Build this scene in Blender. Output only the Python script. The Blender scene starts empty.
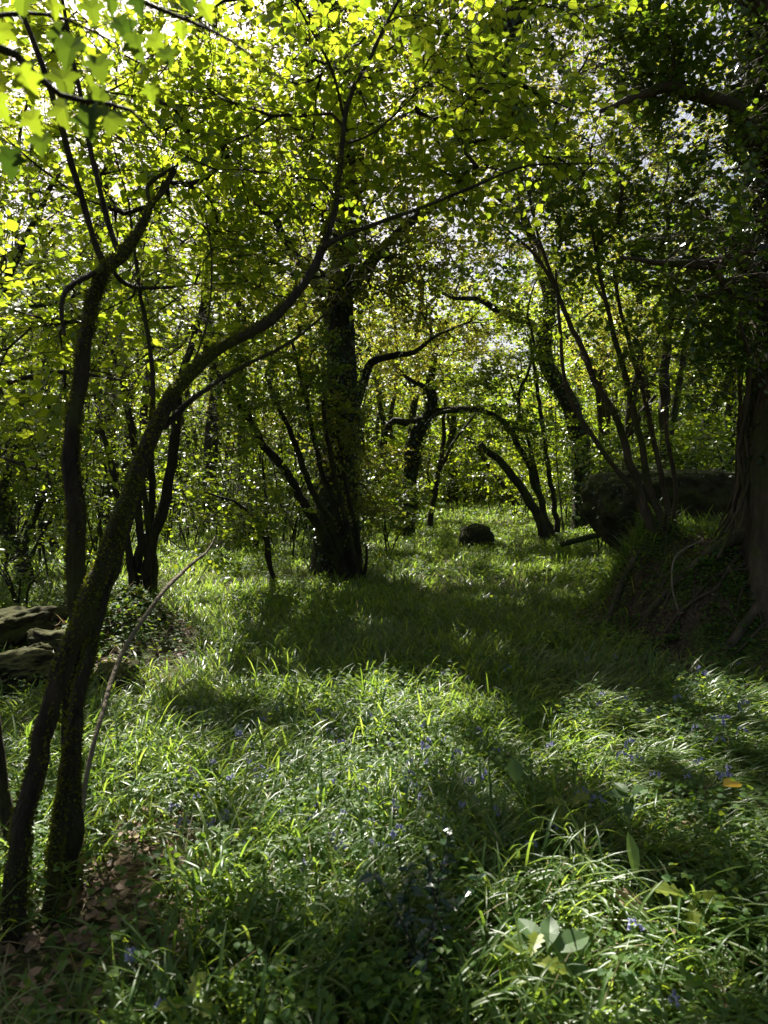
import bpy, math, time
import numpy as np
from mathutils import Vector

T00 = time.time()
R = math.radians
sc = bpy.context.scene
COL = sc.collection
RNG = np.random.default_rng(7)

# ------------------------------------------------------------------ camera numbers
FPX, CX, CY, CAMZ = 710.4, 384.0, 512.0, 1.55
PITCH = R(2.1)                      # downwards
SUN_AZ, SUN_EL = R(-20), R(50)      # azimuth from +Y towards +X
SUN = np.array([math.sin(SUN_AZ)*math.cos(SUN_EL), math.cos(SUN_AZ)*math.cos(SUN_EL), math.sin(SUN_EL)])

# ------------------------------------------------------------------ noise
def _hash(ix, iy, iz, seed):
    h = (ix*374761393 + iy*668265263 + iz*2147483647 + seed*1274126177) & 0xffffffff
    h = ((h ^ (h >> 13))*1274126177) & 0xffffffff
    h = ((h ^ (h >> 15))*2246822519) & 0xffffffff
    return ((h ^ (h >> 16)) & 0xffffff)/float(0xffffff)

def vnoise(x, y, z=None, seed=0):
    x = np.asarray(x, float); y = np.asarray(y, float)
    z = np.zeros_like(x) if z is None else np.asarray(z, float)
    ix = np.floor(x).astype(np.int64); iy = np.floor(y).astype(np.int64); iz = np.floor(z).astype(np.int64)
    fx, fy, fz = x-ix, y-iy, z-iz
    fx = fx*fx*(3-2*fx); fy = fy*fy*(3-2*fy); fz = fz*fz*(3-2*fz)
    r = 0
    for dz in (0, 1):
        wz = fz if dz else 1-fz
        for dy in (0, 1):
            wy = fy if dy else 1-fy
            for dx in (0, 1):
                wx = fx if dx else 1-fx
                r = r + wx*wy*wz*_hash(ix+dx, iy+dy, iz+dz, seed)
    return r

def fbm(x, y, z=None, seed=0, octv=3):
    s, a, t = 0, 1.0, 0
    for k in range(octv):
        f = 2**k
        s = s + a*vnoise(np.asarray(x)*f, np.asarray(y)*f, None if z is None else np.asarray(z)*f, seed+k*17)
        t += a; a *= .5
    return s/t

def sstep(a, b, x):
    t = np.clip((x-a)/(b-a), 0, 1)
    return t*t*(3-2*t)

# ------------------------------------------------------------------ terrain
def height(x, y):
    x = np.asarray(x, float); y = np.asarray(y, float)
    h = .10*(fbm(x*.35+3, y*.35, seed=3)-.5) + .05*(fbm(x*1.3, y*1.3, seed=9)-.5)
    h = h + .55*sstep(14, 48, y) + .35*sstep(2.5, 8, x)*sstep(9, 18, y) + .5*sstep(45, 120, y)
    # bank under the ivy covered tree
    d = np.sqrt(((x-3.75)/1.55)**2 + ((y-7.6)/1.6)**2)
    wob = .16*(fbm(x*1.6, y*1.6, seed=21)-.5)
    h = h + 1.02*(1-sstep(.42, 1.0, d+wob*1.4))
    # low toe of the bank towards the clearing
    d = np.sqrt(((x-2.65)/.75)**2 + ((y-7.9)/.9)**2)
    h = h + .30*(1-sstep(.2, 1.0, d+wob))
    bk = np.exp(-(((x-3.2)/1.2)**4+((y-6.9)/1.4)**4))
    h = h + bk*(.22*(fbm(x*3.2, y*3.2, seed=23)-.5)+.12*(fbm(x*8, y*8, seed=24)-.5))
    # mound on the left
    d = np.sqrt(((x+2.62)/.85)**2 + ((y-7.0)/1.15)**2)
    h = h + .40*(1-sstep(.1, 1.0, d+wob*2.6)) + .22*np.exp(-((x+3.1)/.35)**2-((y-7.4)/.5)**2)
    bk = np.exp(-(((x+2.7)/.9)**4+((y-6.7)/1.3)**4))
    h = h + bk*(.34*(fbm(x*3.4, y*3.4, seed=25)-.5)+.10*(fbm(x*9, y*9, seed=26)-.5))
    # slight shelf on the far left
    h = h + .15*sstep(-2.0, -4.5, x)*sstep(3, 6, y)
    return h

def ray(px, py):
    a = (px-CX)/FPX; b = -(py-CY)/FPX
    s, c = math.sin(PITCH), math.cos(PITCH)
    return np.array([a, c+b*s, -s+b*c])

def P(px, py, Y):
    d = ray(px, py)
    return np.array([0, 0, CAMZ]) + d*(Y/d[1])

def G(px, py, lift=0.0):
    d = ray(px, py); o = np.array([0, 0, CAMZ])
    prev = 1.2
    Y = 1.2
    while Y < 120:
        p = o + d*(Y/d[1])
        if p[2] < height(p[0], p[1])+lift:
            lo, hi = prev, Y
            for _ in range(18):
                m = .5*(lo+hi); p = o+d*(m/d[1])
                if p[2] < height(p[0], p[1])+lift: hi = m
                else: lo = m
            return o+d*(hi/d[1])
        prev = Y; Y += .05+.01*Y
    return o+d*(60/d[1])

def to_px(p):
    x, y, z = p[..., 0], p[..., 1], p[..., 2]-CAMZ
    s, c = math.sin(PITCH), math.cos(PITCH)
    f = np.maximum(y*c - z*s, .05); u = y*s + z*c
    return CX+FPX*x/f, CY-FPX*u/f

# ------------------------------------------------------------------ sun gaps in the canopy
ROWX = np.array([0, 64, 128, 192, 256, 320, 384, 448, 512, 576, 640, 704, 768], float)
ROWS = [
 (500, [.55,.55,.55,.55,.5,.4,.4,.5,.55,.35,.25,.2,.2]),
 (545, [.42,.42,.42,.42,.36,.2,.15,.25,.18,.15,.12,.12,.12]),
 (575, [.40,.40,.5,.75,.55,.2,.06,.08,.08,.08,.06,.1,.1]),
 (605, [.5,.5,.65,.95,.9,.5,.10,.05,.06,.14,.1,.15,.1]),
 (640, [.55,.6,.7,.65,.4,.12,.06,.08,.16,.16,.08,.12,.12]),
 (675, [.55,.6,.7,.45,.2,.2,.32,.32,.22,.2,.5,.65,.55]),
 (715, [.45,.6,.65,.3,.42,.68,.75,.68,.50,.45,.5,.6,.5]),
 (760, [.45,.55,.6,.35,.75,.9,.9,.82,.7,.6,.6,.5,.45]),
 (800, [.4,.5,.6,.65,.92,.95,.92,.78,.62,.6,.55,.45,.4]),
 (840, [.35,.5,.65,.75,.95,.95,.85,.5,.6,.6,.55,.5,.4]),
 (880, [.4,.6,.75,.75,.88,.88,.7,.42,.6,.8,.72,.66,.6]),
 (940, [.4,.6,.75,.72,.7,.7,.55,.36,.62,.85,.8,.75,.7]),
 (1010,[.4,.55,.65,.65,.6,.55,.45,.40,.68,.85,.8,.72,.65]),
]
ROWY = np.array([r[0] for r in ROWS], float)
ROWT = np.array([r[1] for r in ROWS], float)
ROWT[5:] = ROWT[5:]**1.45; ROWT[:5, 4:] *= .6; ROWT[0, 7:9] = .85
def lit_target(px, py):
    px = np.clip(px, 0, 767.9); py = np.clip(py, 500, 1009.9)
    i = np.clip(np.searchsorted(ROWY, py, side='right')-1, 0, len(ROWY)-2)
    ty = (py-ROWY[i])/(ROWY[i+1]-ROWY[i])
    j = np.clip((px/64).astype(int), 0, 11); tx = (px-ROWX[j])/64
    a = ROWT[i, j]*(1-tx)+ROWT[i, j+1]*tx
    b = ROWT[i+1, j]*(1-tx)+ROWT[i+1, j+1]*tx
    return a*(1-ty)+b*ty

def _gapnoise(x, y):
    return .24*vnoise(x*1.5, y*1.2, seed=58)+.40*vnoise(x*4.0, y*3.0, seed=52)+.36*vnoise(x*11, y*8.5, seed=53)
_r = np.random.default_rng(1).uniform(-40, 40, (2, 40000))
GAPQ = np.quantile(_gapnoise(_r[0], _r[1]), np.linspace(0, 1, 101))

def keep_mask(p, drop=.93, rng=RNG, margin=0):
    """which leaves stay: the canopy has gaps, laid out where sun reaches the ground"""
    t = np.maximum(p[:, 2]-.12, 0)/SUN[2]
    g = p - SUN[None]*t[:, None]
    gg = g.copy(); gg[:, 2] = .12
    px, py = to_px(gg)
    T = lit_target(px, py)
    T = np.where(px < -60, .6, np.where(px > 830, .4, T))
    T = np.where(g[:, 1] < 1.85, np.where(g[:, 0] < .75, .88, .6), T)
    u = np.interp(_gapnoise(g[:, 0], g[:, 1]), GAPQ, np.linspace(0, 1, len(GAPQ)))
    lit = u < T
    if margin:
        for a_ in (0, 2.1, 4.2):
            lit |= np.interp(_gapnoise(g[:, 0]+margin*math.cos(a_), g[:, 1]+1.3*margin*math.sin(a_)), GAPQ, np.linspace(0, 1, len(GAPQ))) < T
    qx, qy = to_px(p)
    seen = (qx > -30) & (qx < 800) & (qy > -20)
    away = (g[:, 1] < 1.85) | (px < -60)
    d = np.where(seen, np.where(away, .30, np.maximum(drop, .97)), .99)
    return ~(lit & (rng.random(len(p)) < d) & (p[:, 2] > .5))

# ------------------------------------------------------------------ materials
def new_mat(name):
    m = bpy.data.materials.new(name); m.use_nodes = True
    nt = m.node_tree; nt.nodes.clear()
    out = nt.nodes.new('ShaderNodeOutputMaterial')
    return m, nt, out

def N(nt, t, **kw):
    n = nt.nodes.new(t)
    for k, v in kw.items():
        if k in n.inputs.keys(): n.inputs[k].default_value = v
        else: setattr(n, k, v)
    return n

def ramp(nt, fac, stops):
    r = nt.nodes.new('ShaderNodeValToRGB')
    e = r.color_ramp.elements
    while len(e) > 1: e.remove(e[0])
    e[0].position, e[0].color = stops[0][0], (*stops[0][1], 1)
    for p_, c in stops[1:]:
        x = e.new(p_); x.color = (*c, 1)
    nt.links.new(fac, r.inputs['Fac'])
    return r.outputs['Color']

def leaf_mat(name, cols, trans, mix=.5, rough=.42, spec=.5):
    m, nt, out = new_mat(name)
    geo = N(nt, 'ShaderNodeNewGeometry')
    rnd = geo.outputs['Random Per Island']
    k = len(cols)
    c = ramp(nt, rnd, [(i/(k-1), cols[i]) for i in range(k)])
    k = len(trans)
    t = ramp(nt, rnd, [(i/(k-1), trans[i]) for i in range(k)])
    pb = N(nt, 'ShaderNodeBsdfPrincipled')
    pb.inputs['Roughness'].default_value = rough
    pb.inputs['Specular IOR Level'].default_value = spec
    nt.links.new(c, pb.inputs['Base Color'])
    tr = N(nt, 'ShaderNodeBsdfTranslucent')
    nt.links.new(t, tr.inputs['Color'])
    mx = N(nt, 'ShaderNodeMixShader'); mx.inputs[0].default_value = mix
    nt.links.new(pb.outputs[0], mx.inputs[1]); nt.links.new(tr.outputs[0], mx.inputs[2])
    nt.links.new(mx.outputs[0], out.inputs['Surface'])
    return m

M = {}
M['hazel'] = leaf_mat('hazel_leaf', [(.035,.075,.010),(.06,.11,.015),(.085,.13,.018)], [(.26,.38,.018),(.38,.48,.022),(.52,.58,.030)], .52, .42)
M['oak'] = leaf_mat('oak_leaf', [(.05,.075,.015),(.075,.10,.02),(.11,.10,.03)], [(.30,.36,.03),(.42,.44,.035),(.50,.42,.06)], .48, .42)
M['shaded_leaf'] = leaf_mat('shade_leaf', [(.03,.065,.012),(.045,.09,.015),(.06,.10,.018)], [(.17,.28,.014),(.26,.37,.018),(.38,.45,.022)], .45, .36)  # darker copy of the leaf green, shade of the dim foliage put into the colour
M['dim'] = leaf_mat('dim_leaf', [(.018,.042,.010),(.03,.06,.012),(.045,.08,.015)], [(.14,.26,.015),(.24,.36,.02),(.44,.54,.03)], .44, .32, .6)  # dark evergreen tone, with the shade on the leaf undersides in the colour too
M['ivy'] = leaf_mat('ivy_leaf', [(.014,.030,.009),(.022,.045,.012),(.035,.06,.015)], [(.05,.10,.01),(.07,.13,.012),(.12,.18,.015)], .25, .30, .6)
M['sycamore'] = leaf_mat('sycamore_leaf', [(.025,.055,.008),(.045,.08,.012)], [(.04,.08,.006),(.11,.17,.010),(.28,.37,.016)], .5, .5, .25)  # translucency darkened and varied per leaf to imitate leaves partly in shadow
M['strap'] = leaf_mat('bluebell_strap_leaf', [(.034,.078,.014),(.055,.105,.020),(.085,.125,.030)], [(.18,.32,.03),(.30,.44,.045),(.44,.55,.075)], .45, .36, .36)
M['blade'] = leaf_mat('grass_blade', [(.04,.08,.016),(.07,.11,.025),(.12,.13,.05)], [(.16,.28,.02),(.26,.38,.03),(.40,.45,.06)], .42, .42, .4)
M['herb'] = leaf_mat('herb_leaf', [(.03,.075,.014),(.05,.11,.02),(.08,.13,.02)], [(.16,.30,.02),(.28,.42,.03),(.42,.5,.04)], .42, .55, .25)
M['litter'] = leaf_mat('dead_leaf', [(.10,.055,.03),(.20,.125,.075),(.30,.21,.14),(.07,.04,.025)], [(.2,.1,.04),(.3,.17,.07)], .2, .6, .3)
M['pale'] = leaf_mat('pale_oval_leaf', [(.055,.105,.035),(.085,.14,.05)], [(.18,.30,.05),(.24,.36,.06)], .4, .5, .35)
M['yellow'] = leaf_mat('yellow_green_leaf', [(.14,.19,.015),(.18,.21,.02)], [(.55,.62,.03),(.62,.62,.04)], .5, .45)
M['orange'] = leaf_mat('orange_leaf', [(.48,.30,.02),(.48,.30,.02)], [(.75,.48,.03),(.75,.48,.03)], .4, .5)
M['violet'] = leaf_mat('bluebell_petal', [(.19,.19,.36),(.30,.31,.48)], [(.28,.27,.52),(.36,.35,.62)], .35, .5)
M['straw'] = leaf_mat('dry_straw', [(.16,.12,.06),(.28,.22,.12)], [(.25,.2,.1),(.35,.28,.14)], .3, .6, .3)
M['moss'] = leaf_mat('moss', [(.05,.06,.008),(.09,.10,.012),(.12,.12,.018)], [(.2,.24,.02),(.3,.32,.02)], .3, .7, .2)
M['shine'] = leaf_mat('holly_leaf', [(.012,.035,.012),(.02,.05,.016)], [(.04,.09,.01),(.05,.1,.01)], .2, .22, .6)

def bark_mat(name, c1, c2, moss=(.045,.06,.012), moss_amt=.4, scale=9, bump=.6):
    m, nt, out = new_mat(name)
    tc = N(nt, 'ShaderNodeTexCoord')
    mp = N(nt, 'ShaderNodeMapping'); mp.inputs['Scale'].default_value = (1, 1, .22)
    nt.links.new(tc.outputs['Object'], mp.inputs[0])
    n1 = N(nt, 'ShaderNodeTexNoise'); n1.inputs['Scale'].default_value = scale*3; n1.inputs['Detail'].default_value = 8; n1.inputs['Roughness'].default_value = .65
    nt.links.new(mp.outputs[0], n1.inputs['Vector'])
    v = N(nt, 'ShaderNodeTexVoronoi'); v.inputs['Scale'].default_value = scale*4; v.feature = 'DISTANCE_TO_EDGE'
    nt.links.new(mp.outputs[0], v.inputs['Vector'])
    n2 = N(nt, 'ShaderNodeTexNoise'); n2.inputs['Scale'].default_value = 3.1; n2.inputs['Detail'].default_value = 6
    nt.links.new(tc.outputs['Object'], n2.inputs['Vector'])
    base = ramp(nt, n1.outputs['Fac'], [(.3, c1), (.7, c2)])
    mf = ramp(nt, n2.outputs['Fac'], [(.62-.3*moss_amt, (0,0,0)), (.78-.3*moss_amt, (1,1,1))])
    mx = N(nt, 'ShaderNodeMix'); mx.data_type = 'RGBA'
    nt.links.new(mf, mx.inputs[0]); nt.links.new(base, mx.inputs[6]); mx.inputs[7].default_value = (*moss, 1)
    pb = N(nt, 'ShaderNodeBsdfPrincipled'); pb.inputs['Roughness'].default_value = .85
    pb.inputs['Specular IOR Level'].default_value = .25
    nt.links.new(mx.outputs[2], pb.inputs['Base Color'])
    ad = N(nt, 'ShaderNodeMath'); ad.operation = 'ADD'
    nt.links.new(n1.outputs['Fac'], ad.inputs[0]); nt.links.new(v.outputs['Distance'], ad.inputs[1])
    bp = N(nt, 'ShaderNodeBump'); bp.inputs['Strength'].default_value = bump; bp.inputs['Distance'].default_value = .03
    nt.links.new(ad.outputs[0], bp.inputs['Height']); nt.links.new(bp.outputs[0], pb.inputs['Normal'])
    nt.links.new(pb.outputs[0], out.inputs['Surface'])
    return m

M['bark'] = bark_mat('hazel_bark', (.010,.0075,.005), (.052,.038,.023), moss=(.045,.048,.009), moss_amt=.5, bump=1.2)
M['bark_dark'] = bark_mat('oak_bark', (.014,.011,.008), (.055,.044,.03), moss_amt=.5, scale=5, bump=.9)
M['bark_pale'] = bark_mat('pole_bark', (.10,.08,.05), (.23,.19,.13), moss_amt=.15)
M['bark_warm'] = bark_mat('ivy_tree_bark', (.035,.026,.017), (.12,.088,.055), moss=(.05,.055,.013), moss_amt=.35, scale=4, bump=1.0)

def ground_mat():
    m, nt, out = new_mat('woodland_soil')
    tc = N(nt, 'ShaderNodeTexCoord')
    n1 = N(nt, 'ShaderNodeTexNoise'); n1.inputs['Scale'].default_value = 38; n1.inputs['Detail'].default_value = 7
    n2 = N(nt, 'ShaderNodeTexNoise'); n2.inputs['Scale'].default_value = 1.7; n2.inputs['Detail'].default_value = 5
    v = N(nt, 'ShaderNodeTexVoronoi'); v.inputs['Scale'].default_value = 26
    for n in (n1, n2, v): nt.links.new(tc.outputs['Object'], n.inputs['Vector'])
    soil = ramp(nt, n1.outputs['Fac'], [(.3, (.022,.015,.010)), (.55, (.07,.045,.028)), (.75, (.13,.09,.055))])
    mossc = ramp(nt, n1.outputs['Fac'], [(.3, (.02,.032,.008)), (.7, (.07,.09,.018))])
    mf = ramp(nt, n2.outputs['Fac'], [(.45, (0,0,0)), (.58, (1,1,1))])
    mx = N(nt, 'ShaderNodeMix'); mx.data_type = 'RGBA'
    nt.links.new(mf, mx.inputs[0]); nt.links.new(soil, mx.inputs[6]); nt.links.new(mossc, mx.inputs[7])
    pb = N(nt, 'ShaderNodeBsdfPrincipled'); pb.inputs['Roughness'].default_value = .9; pb.inputs['Specular IOR Level'].default_value = .2
    nt.links.new(mx.outputs[2], pb.inputs['Base Color'])
    ad = N(nt, 'ShaderNodeMath'); ad.operation = 'ADD'
    nt.links.new(n1.outputs['Fac'], ad.inputs[0]); nt.links.new(v.outputs['Distance'], ad.inputs[1])
    bp = N(nt, 'ShaderNodeBump'); bp.inputs['Strength'].default_value = .8; bp.inputs['Distance'].default_value = .03
    nt.links.new(ad.outputs[0], bp.inputs['Height']); nt.links.new(bp.outputs[0], pb.inputs['Normal'])
    nt.links.new(pb.outputs[0], out.inputs['Surface'])
    return m
M['ground'] = ground_mat()

def rock_mat(name, c1, c2, moss=(.045,.065,.012), lo=.2, hi=.7):
    m, nt, out = new_mat(name)
    tc = N(nt, 'ShaderNodeTexCoord'); geo = N(nt, 'ShaderNodeNewGeometry')
    n1 = N(nt, 'ShaderNodeTexNoise'); n1.inputs['Scale'].default_value = 14; n1.inputs['Detail'].default_value = 10; n1.inputs['Roughness'].default_value = .65
    n2 = N(nt, 'ShaderNodeTexNoise'); n2.inputs['Scale'].default_value = 3; n2.inputs['Detail'].default_value = 6
    for n in (n1, n2): nt.links.new(tc.outputs['Object'], n.inputs['Vector'])
    base = ramp(nt, n1.outputs['Fac'], [(.3, c1), (.7, c2)])
    mossc = ramp(nt, n1.outputs['Fac'], [(.3, tuple(.55*a for a in moss)), (.7, tuple(1.5*a for a in moss))])
    sp = N(nt, 'ShaderNodeSeparateXYZ'); nt.links.new(geo.outputs['Normal'], sp.inputs[0])
    ad = N(nt, 'ShaderNodeMath'); ad.operation = 'MULTIPLY_ADD'
    nt.links.new(n2.outputs['Fac'], ad.inputs[0]); ad.inputs[1].default_value = .9; zz = N(nt, 'ShaderNodeMath'); zz.operation = 'MULTIPLY'; zz.inputs[1].default_value = .35; nt.links.new(sp.outputs['Z'], zz.inputs[0]); nt.links.new(zz.outputs[0], ad.inputs[2])
    mf = ramp(nt, ad.outputs[0], [(min(.9, .25+.35*lo), (0,0,0)), (min(1, .45+.35*lo+.2*hi), (1,1,1))])
    mx = N(nt, 'ShaderNodeMix'); mx.data_type = 'RGBA'
    nt.links.new(mf, mx.inputs[0]); nt.links.new(base, mx.inputs[6]); nt.links.new(mossc, mx.inputs[7])
    pb = N(nt, 'ShaderNodeBsdfPrincipled'); pb.inputs['Roughness'].default_value = .9; pb.inputs['Specular IOR Level'].default_value = .2
    nt.links.new(mx.outputs[2], pb.inputs['Base Color'])
    bp = N(nt, 'ShaderNodeBump'); bp.inputs['Strength'].default_value = .9; bp.inputs['Distance'].default_value = .03
    nt.links.new(n1.outputs['Fac'], bp.inputs['Height']); nt.links.new(bp.outputs[0], pb.inputs['Normal'])
    nt.links.new(pb.outputs[0], out.inputs['Surface'])
    return m
M['rock'] = rock_mat('mossy_stone', (.018,.015,.010), (.070,.060,.038), moss=(.035,.04,.008), lo=.35, hi=.69)
M['deadwood'] = rock_mat('mossy_dead_wood', (.010,.007,.005), (.045,.031,.020), moss=(.045,.046,.008), lo=.5, hi=.6)
M['stemgreen'] = leaf_mat('green_stem', [(.05,.08,.025),(.06,.09,.03)], [(.05,.1,.02),(.05,.1,.02)], .1, .5)

# ------------------------------------------------------------------ mesh building
class MB:
    def __init__(s): s.v = []; s.f = []; s.n = 0
    def add(s, verts, faces, mat=0, smooth=True):
        verts = np.asarray(verts, np.float32).reshape(-1, 3); faces = np.asarray(faces, np.int64)
        if len(verts) == 0 or len(faces) == 0: return
        s.v.append(verts); s.f.append((faces+s.n, mat, smooth)); s.n += len(verts)
    def build(s, name, mats, parent=None, base=None):
        V_ = np.concatenate(s.v) if s.v else np.zeros((0, 3), np.float32)
        if base is not None: V_ = V_ - np.asarray(base, np.float32)[None]
        me = bpy.data.meshes.new(name)
        loops = np.concatenate([f.ravel() for f, _, _ in s.f])
        tot = np.concatenate([np.full(len(f), f.shape[1]) for f, _, _ in s.f])
        mi = np.concatenate([np.full(len(f), m_) for f, m_, _ in s.f])
        sm = np.concatenate([np.full(len(f), b_) for f, _, b_ in s.f])
        start = np.concatenate([[0], np.cumsum(tot)[:-1]])
        me.vertices.add(len(V_)); me.vertices.foreach_set('co', V_.ravel().astype(np.float32))
        me.loops.add(len(loops)); me.loops.foreach_set('vertex_index', loops.astype(np.int32))
        me.polygons.add(len(tot)); me.polygons.foreach_set('loop_start', start.astype(np.int32))
        me.polygons.foreach_set('material_index', mi.astype(np.int32))
        me.polygons.foreach_set('use_smooth', sm.astype(bool))
        for m_ in (mats if isinstance(mats, (list, tuple)) else [mats]): me.materials.append(m_)
        me.update(calc_edges=True)
        o = bpy.data.objects.new(name, me); COL.objects.link(o)
        if parent is not None: o.parent = parent
        elif base is not None: o.location = base
        return o

def tag(o, label=None, cat=None, group=None, kind=None):
    if label: o['label'] = label
    if cat: o['category'] = cat
    if group: o['group'] = group
    if kind: o['kind'] = kind
    return o

def thing(name, base, label, cat, group=None):
    o = bpy.data.objects.new(name, None); COL.objects.link(o)
    o.location = base; o.empty_display_size = .2
    return tag(o, label, cat, group)

def norm(v):
    return v/np.maximum(np.linalg.norm(v, axis=-1, keepdims=True), 1e-9)

# ------------------------------------------------------------------ tubes
def smooth_path(pts, step):
    """pts (n,4): xyz + radius, Catmull-Rom resampled"""
    pts = np.asarray(pts, float)
    if len(pts) == 2:
        k = max(2, int(np.linalg.norm(pts[1, :3]-pts[0, :3])/step)+1)
        t = np.linspace(0, 1, k)[:, None]
        return pts[0]*(1-t)+pts[1]*t
    q = np.vstack([2*pts[0]-pts[1], pts, 2*pts[-1]-pts[-2]])
    out = []
    for i in range(1, len(q)-2):
        p0, p1, p2, p3 = q[i-1], q[i], q[i+1], q[i+2]
        k = max(1, int(np.linalg.norm(p2[:3]-p1[:3])/step))
        t = (np.arange(k)/k)[:, None]
        out.append(.5*((2*p1)+(-p0+p2)*t+(2*p0-5*p1+4*p2-p3)*t**2+(-p0+3*p1-3*p2+p3)*t**3))
    out.append(pts[-1:])
    r = np.vstack(out); r[:, 3] = np.maximum(r[:, 3], .0012)
    return r

def tube(mb, path, sides=8, mat=0, lump=0.0, cap=False, seed=0):
    path = np.asarray(path, float)
    p, r = path[:, :3], path[:, 3]
    n = len(p)
    t = norm(np.gradient(p, axis=0))
    ref = np.array([1., 0, 0]) if abs(t[0, 0]) < .8 else np.array([0, 1., 0])
    u = np.zeros((n, 3)); a = norm(ref - t[0]*np.dot(ref, t[0]))
    for i in range(n):
        a = a - t[i]*np.dot(a, t[i]); a = a/max(np.linalg.norm(a), 1e-9); u[i] = a
    w = np.cross(t, u)
    ang = np.arange(sides)/sides*2*math.pi
    ca, sa = np.cos(ang), np.sin(ang)
    rr = np.repeat(r[:, None], sides, 1)
    dirs = u[:, None]*ca[None, :, None]+w[:, None]*sa[None, :, None]
    V_ = p[:, None]+dirs*rr[..., None]
    if lump:
        s = 1.0/np.maximum(r.max()*1.6, .03)
        nz = fbm(V_[..., 0]*s, V_[..., 1]*s, V_[..., 2]*s*.45, seed=seed, octv=3)-.5
        ln = np.cumsum(np.r_[0, np.linalg.norm(np.diff(p, axis=0), axis=1)])[:, None]
        rid = fbm(ca[None]*2.6+ln*.5, sa[None]*2.6, ln*2.2/max(r.max()*6, .2)+0*ca[None], seed=seed+9, octv=3)-.5
        knob = sstep(.72, .9, vnoise(ca[None]*1.2+7, sa[None]*1.2, ln/np.maximum(r.max()*3.2, .08)+0*ca[None], seed=seed+5))
        V_ = p[:, None]+dirs*(rr*(1+lump*(1.6*nz+1.1*rid+1.3*knob)))[..., None]
    i = np.arange(n-1)[:, None]*sides; j = np.arange(sides)[None]
    f = np.stack([i+j, i+(j+1) % sides, i+sides+(j+1) % sides, i+sides+j], -1).reshape(-1, 4)
    mb.add(V_.reshape(-1, 3), f, mat)
    if cap:
        mb.add(V_[-1], np.arange(sides)[None], mat, False)
        mb.add(V_[0], np.arange(sides)[::-1][None], mat, False)

# ------------------------------------------------------------------ leaves
def tmpl_hex(w=.36):
    v = np.array([[0,0,0],[.28,w,.07],[.70,w*.85,.03],[1,0,-.10],[.70,-w*.85,.03],[.28,-w,.07]], float)
    return v, np.array([[0,3,2,1],[0,5,4,3]])
def tmpl_fine(w=.40):
    x = [0,.18,.45,.75,1]; hw = [0,.75*w,w,.62*w,0]; zz = [0,.03,.03,-.02,-.13]
    v = [[x[i],0,zz[i]] for i in range(5)]
    v += [[x[i],hw[i],zz[i]+.09] for i in (1,2,3)] + [[x[i],-hw[i],zz[i]+.09] for i in (1,2,3)]
    f = [[0,1,5,5],[1,2,6,5],[2,3,7,6],[3,4,7,7],[0,8,1,1],[1,8,9,2],[2,9,10,3],[3,10,4,4]]
    tri = [[0,1,5],[3,4,7],[0,8,1],[3,10,4]]
    quad = [[1,2,6,5],[2,3,7,6],[1,8,9,2],[2,9,10,3]]
    return np.array(v, float), (np.array(tri), np.array(quad))
HEX = tmpl_hex(); HEXW = tmpl_hex(.46); FINE = tmpl_fine(); FINEW = tmpl_fine(.46)

def outline_tmpl(pts, fold=.25, droop=.15, cen=(.4, 0)):
    pts = np.array(pts, float)
    v = np.vstack([[cen[0], cen[1]], pts])
    z = fold*np.abs(v[:, 1])-droop*v[:, 0]**2
    v = np.column_stack([v, z]); n = len(pts)
    f = np.array([[0, 1+i, 1+(i+1) % n] for i in range(n)])
    return v, f
def mirror(h): return h + [(x, -y) for x, y in reversed(h[1:-1])]
SYC = outline_tmpl(mirror([(0,0),(-.05,.10),(-.07,.24),(.02,.30),(.03,.38),(.11,.36),(.16,.29),(.24,.30),(.29,.40),(.37,.45),(.40,.55),(.47,.53),(.50,.60),(.55,.50),(.54,.41),(.58,.32),(.57,.26),(.64,.26),(.68,.30),(.76,.24),(.82,.22),(.86,.12),(.93,.09),(1,0)]), .36, .4)
OAK = outline_tmpl(mirror([(0,0),(.15,.06),(.25,.16),(.33,.10),(.45,.25),(.53,.15),(.67,.30),(.75,.17),(.87,.19),(1,0)]), .3, .2)
OVAL = outline_tmpl(mirror([(0,0),(.15,.14),(.35,.26),(.6,.28),(.82,.17),(1,0)]), .25, .2)

def leaves(mb, o, ax, nn, size, tmpl, mat=0, wscale=None):
    v, faces = tmpl
    n = len(o)
    if n == 0: return
    ax = norm(ax); nn = norm(nn-ax*np.sum(ax*nn, -1, keepdims=True)); bx = np.cross(nn, ax)
    size = np.broadcast_to(size, (n,))
    V_ = o[:, None]+size[:, None, None]*(v[None, :, 0, None]*ax[:, None]+v[None, :, 1, None]*bx[:, None]+v[None, :, 2, None]*nn[:, None])
    off = (np.arange(n)*len(v))
    fs = faces if isinstance(faces, tuple) else (faces,)
    first = True
    n0 = mb.n
    mb.v.append(V_.reshape(-1, 3).astype(np.float32)); mb.n += n*len(v)
    for f in fs:
        ff = (off[:, None, None]+f[None]).reshape(-1, f.shape[1])+n0
        mb.f.append((ff, mat, False))

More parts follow.
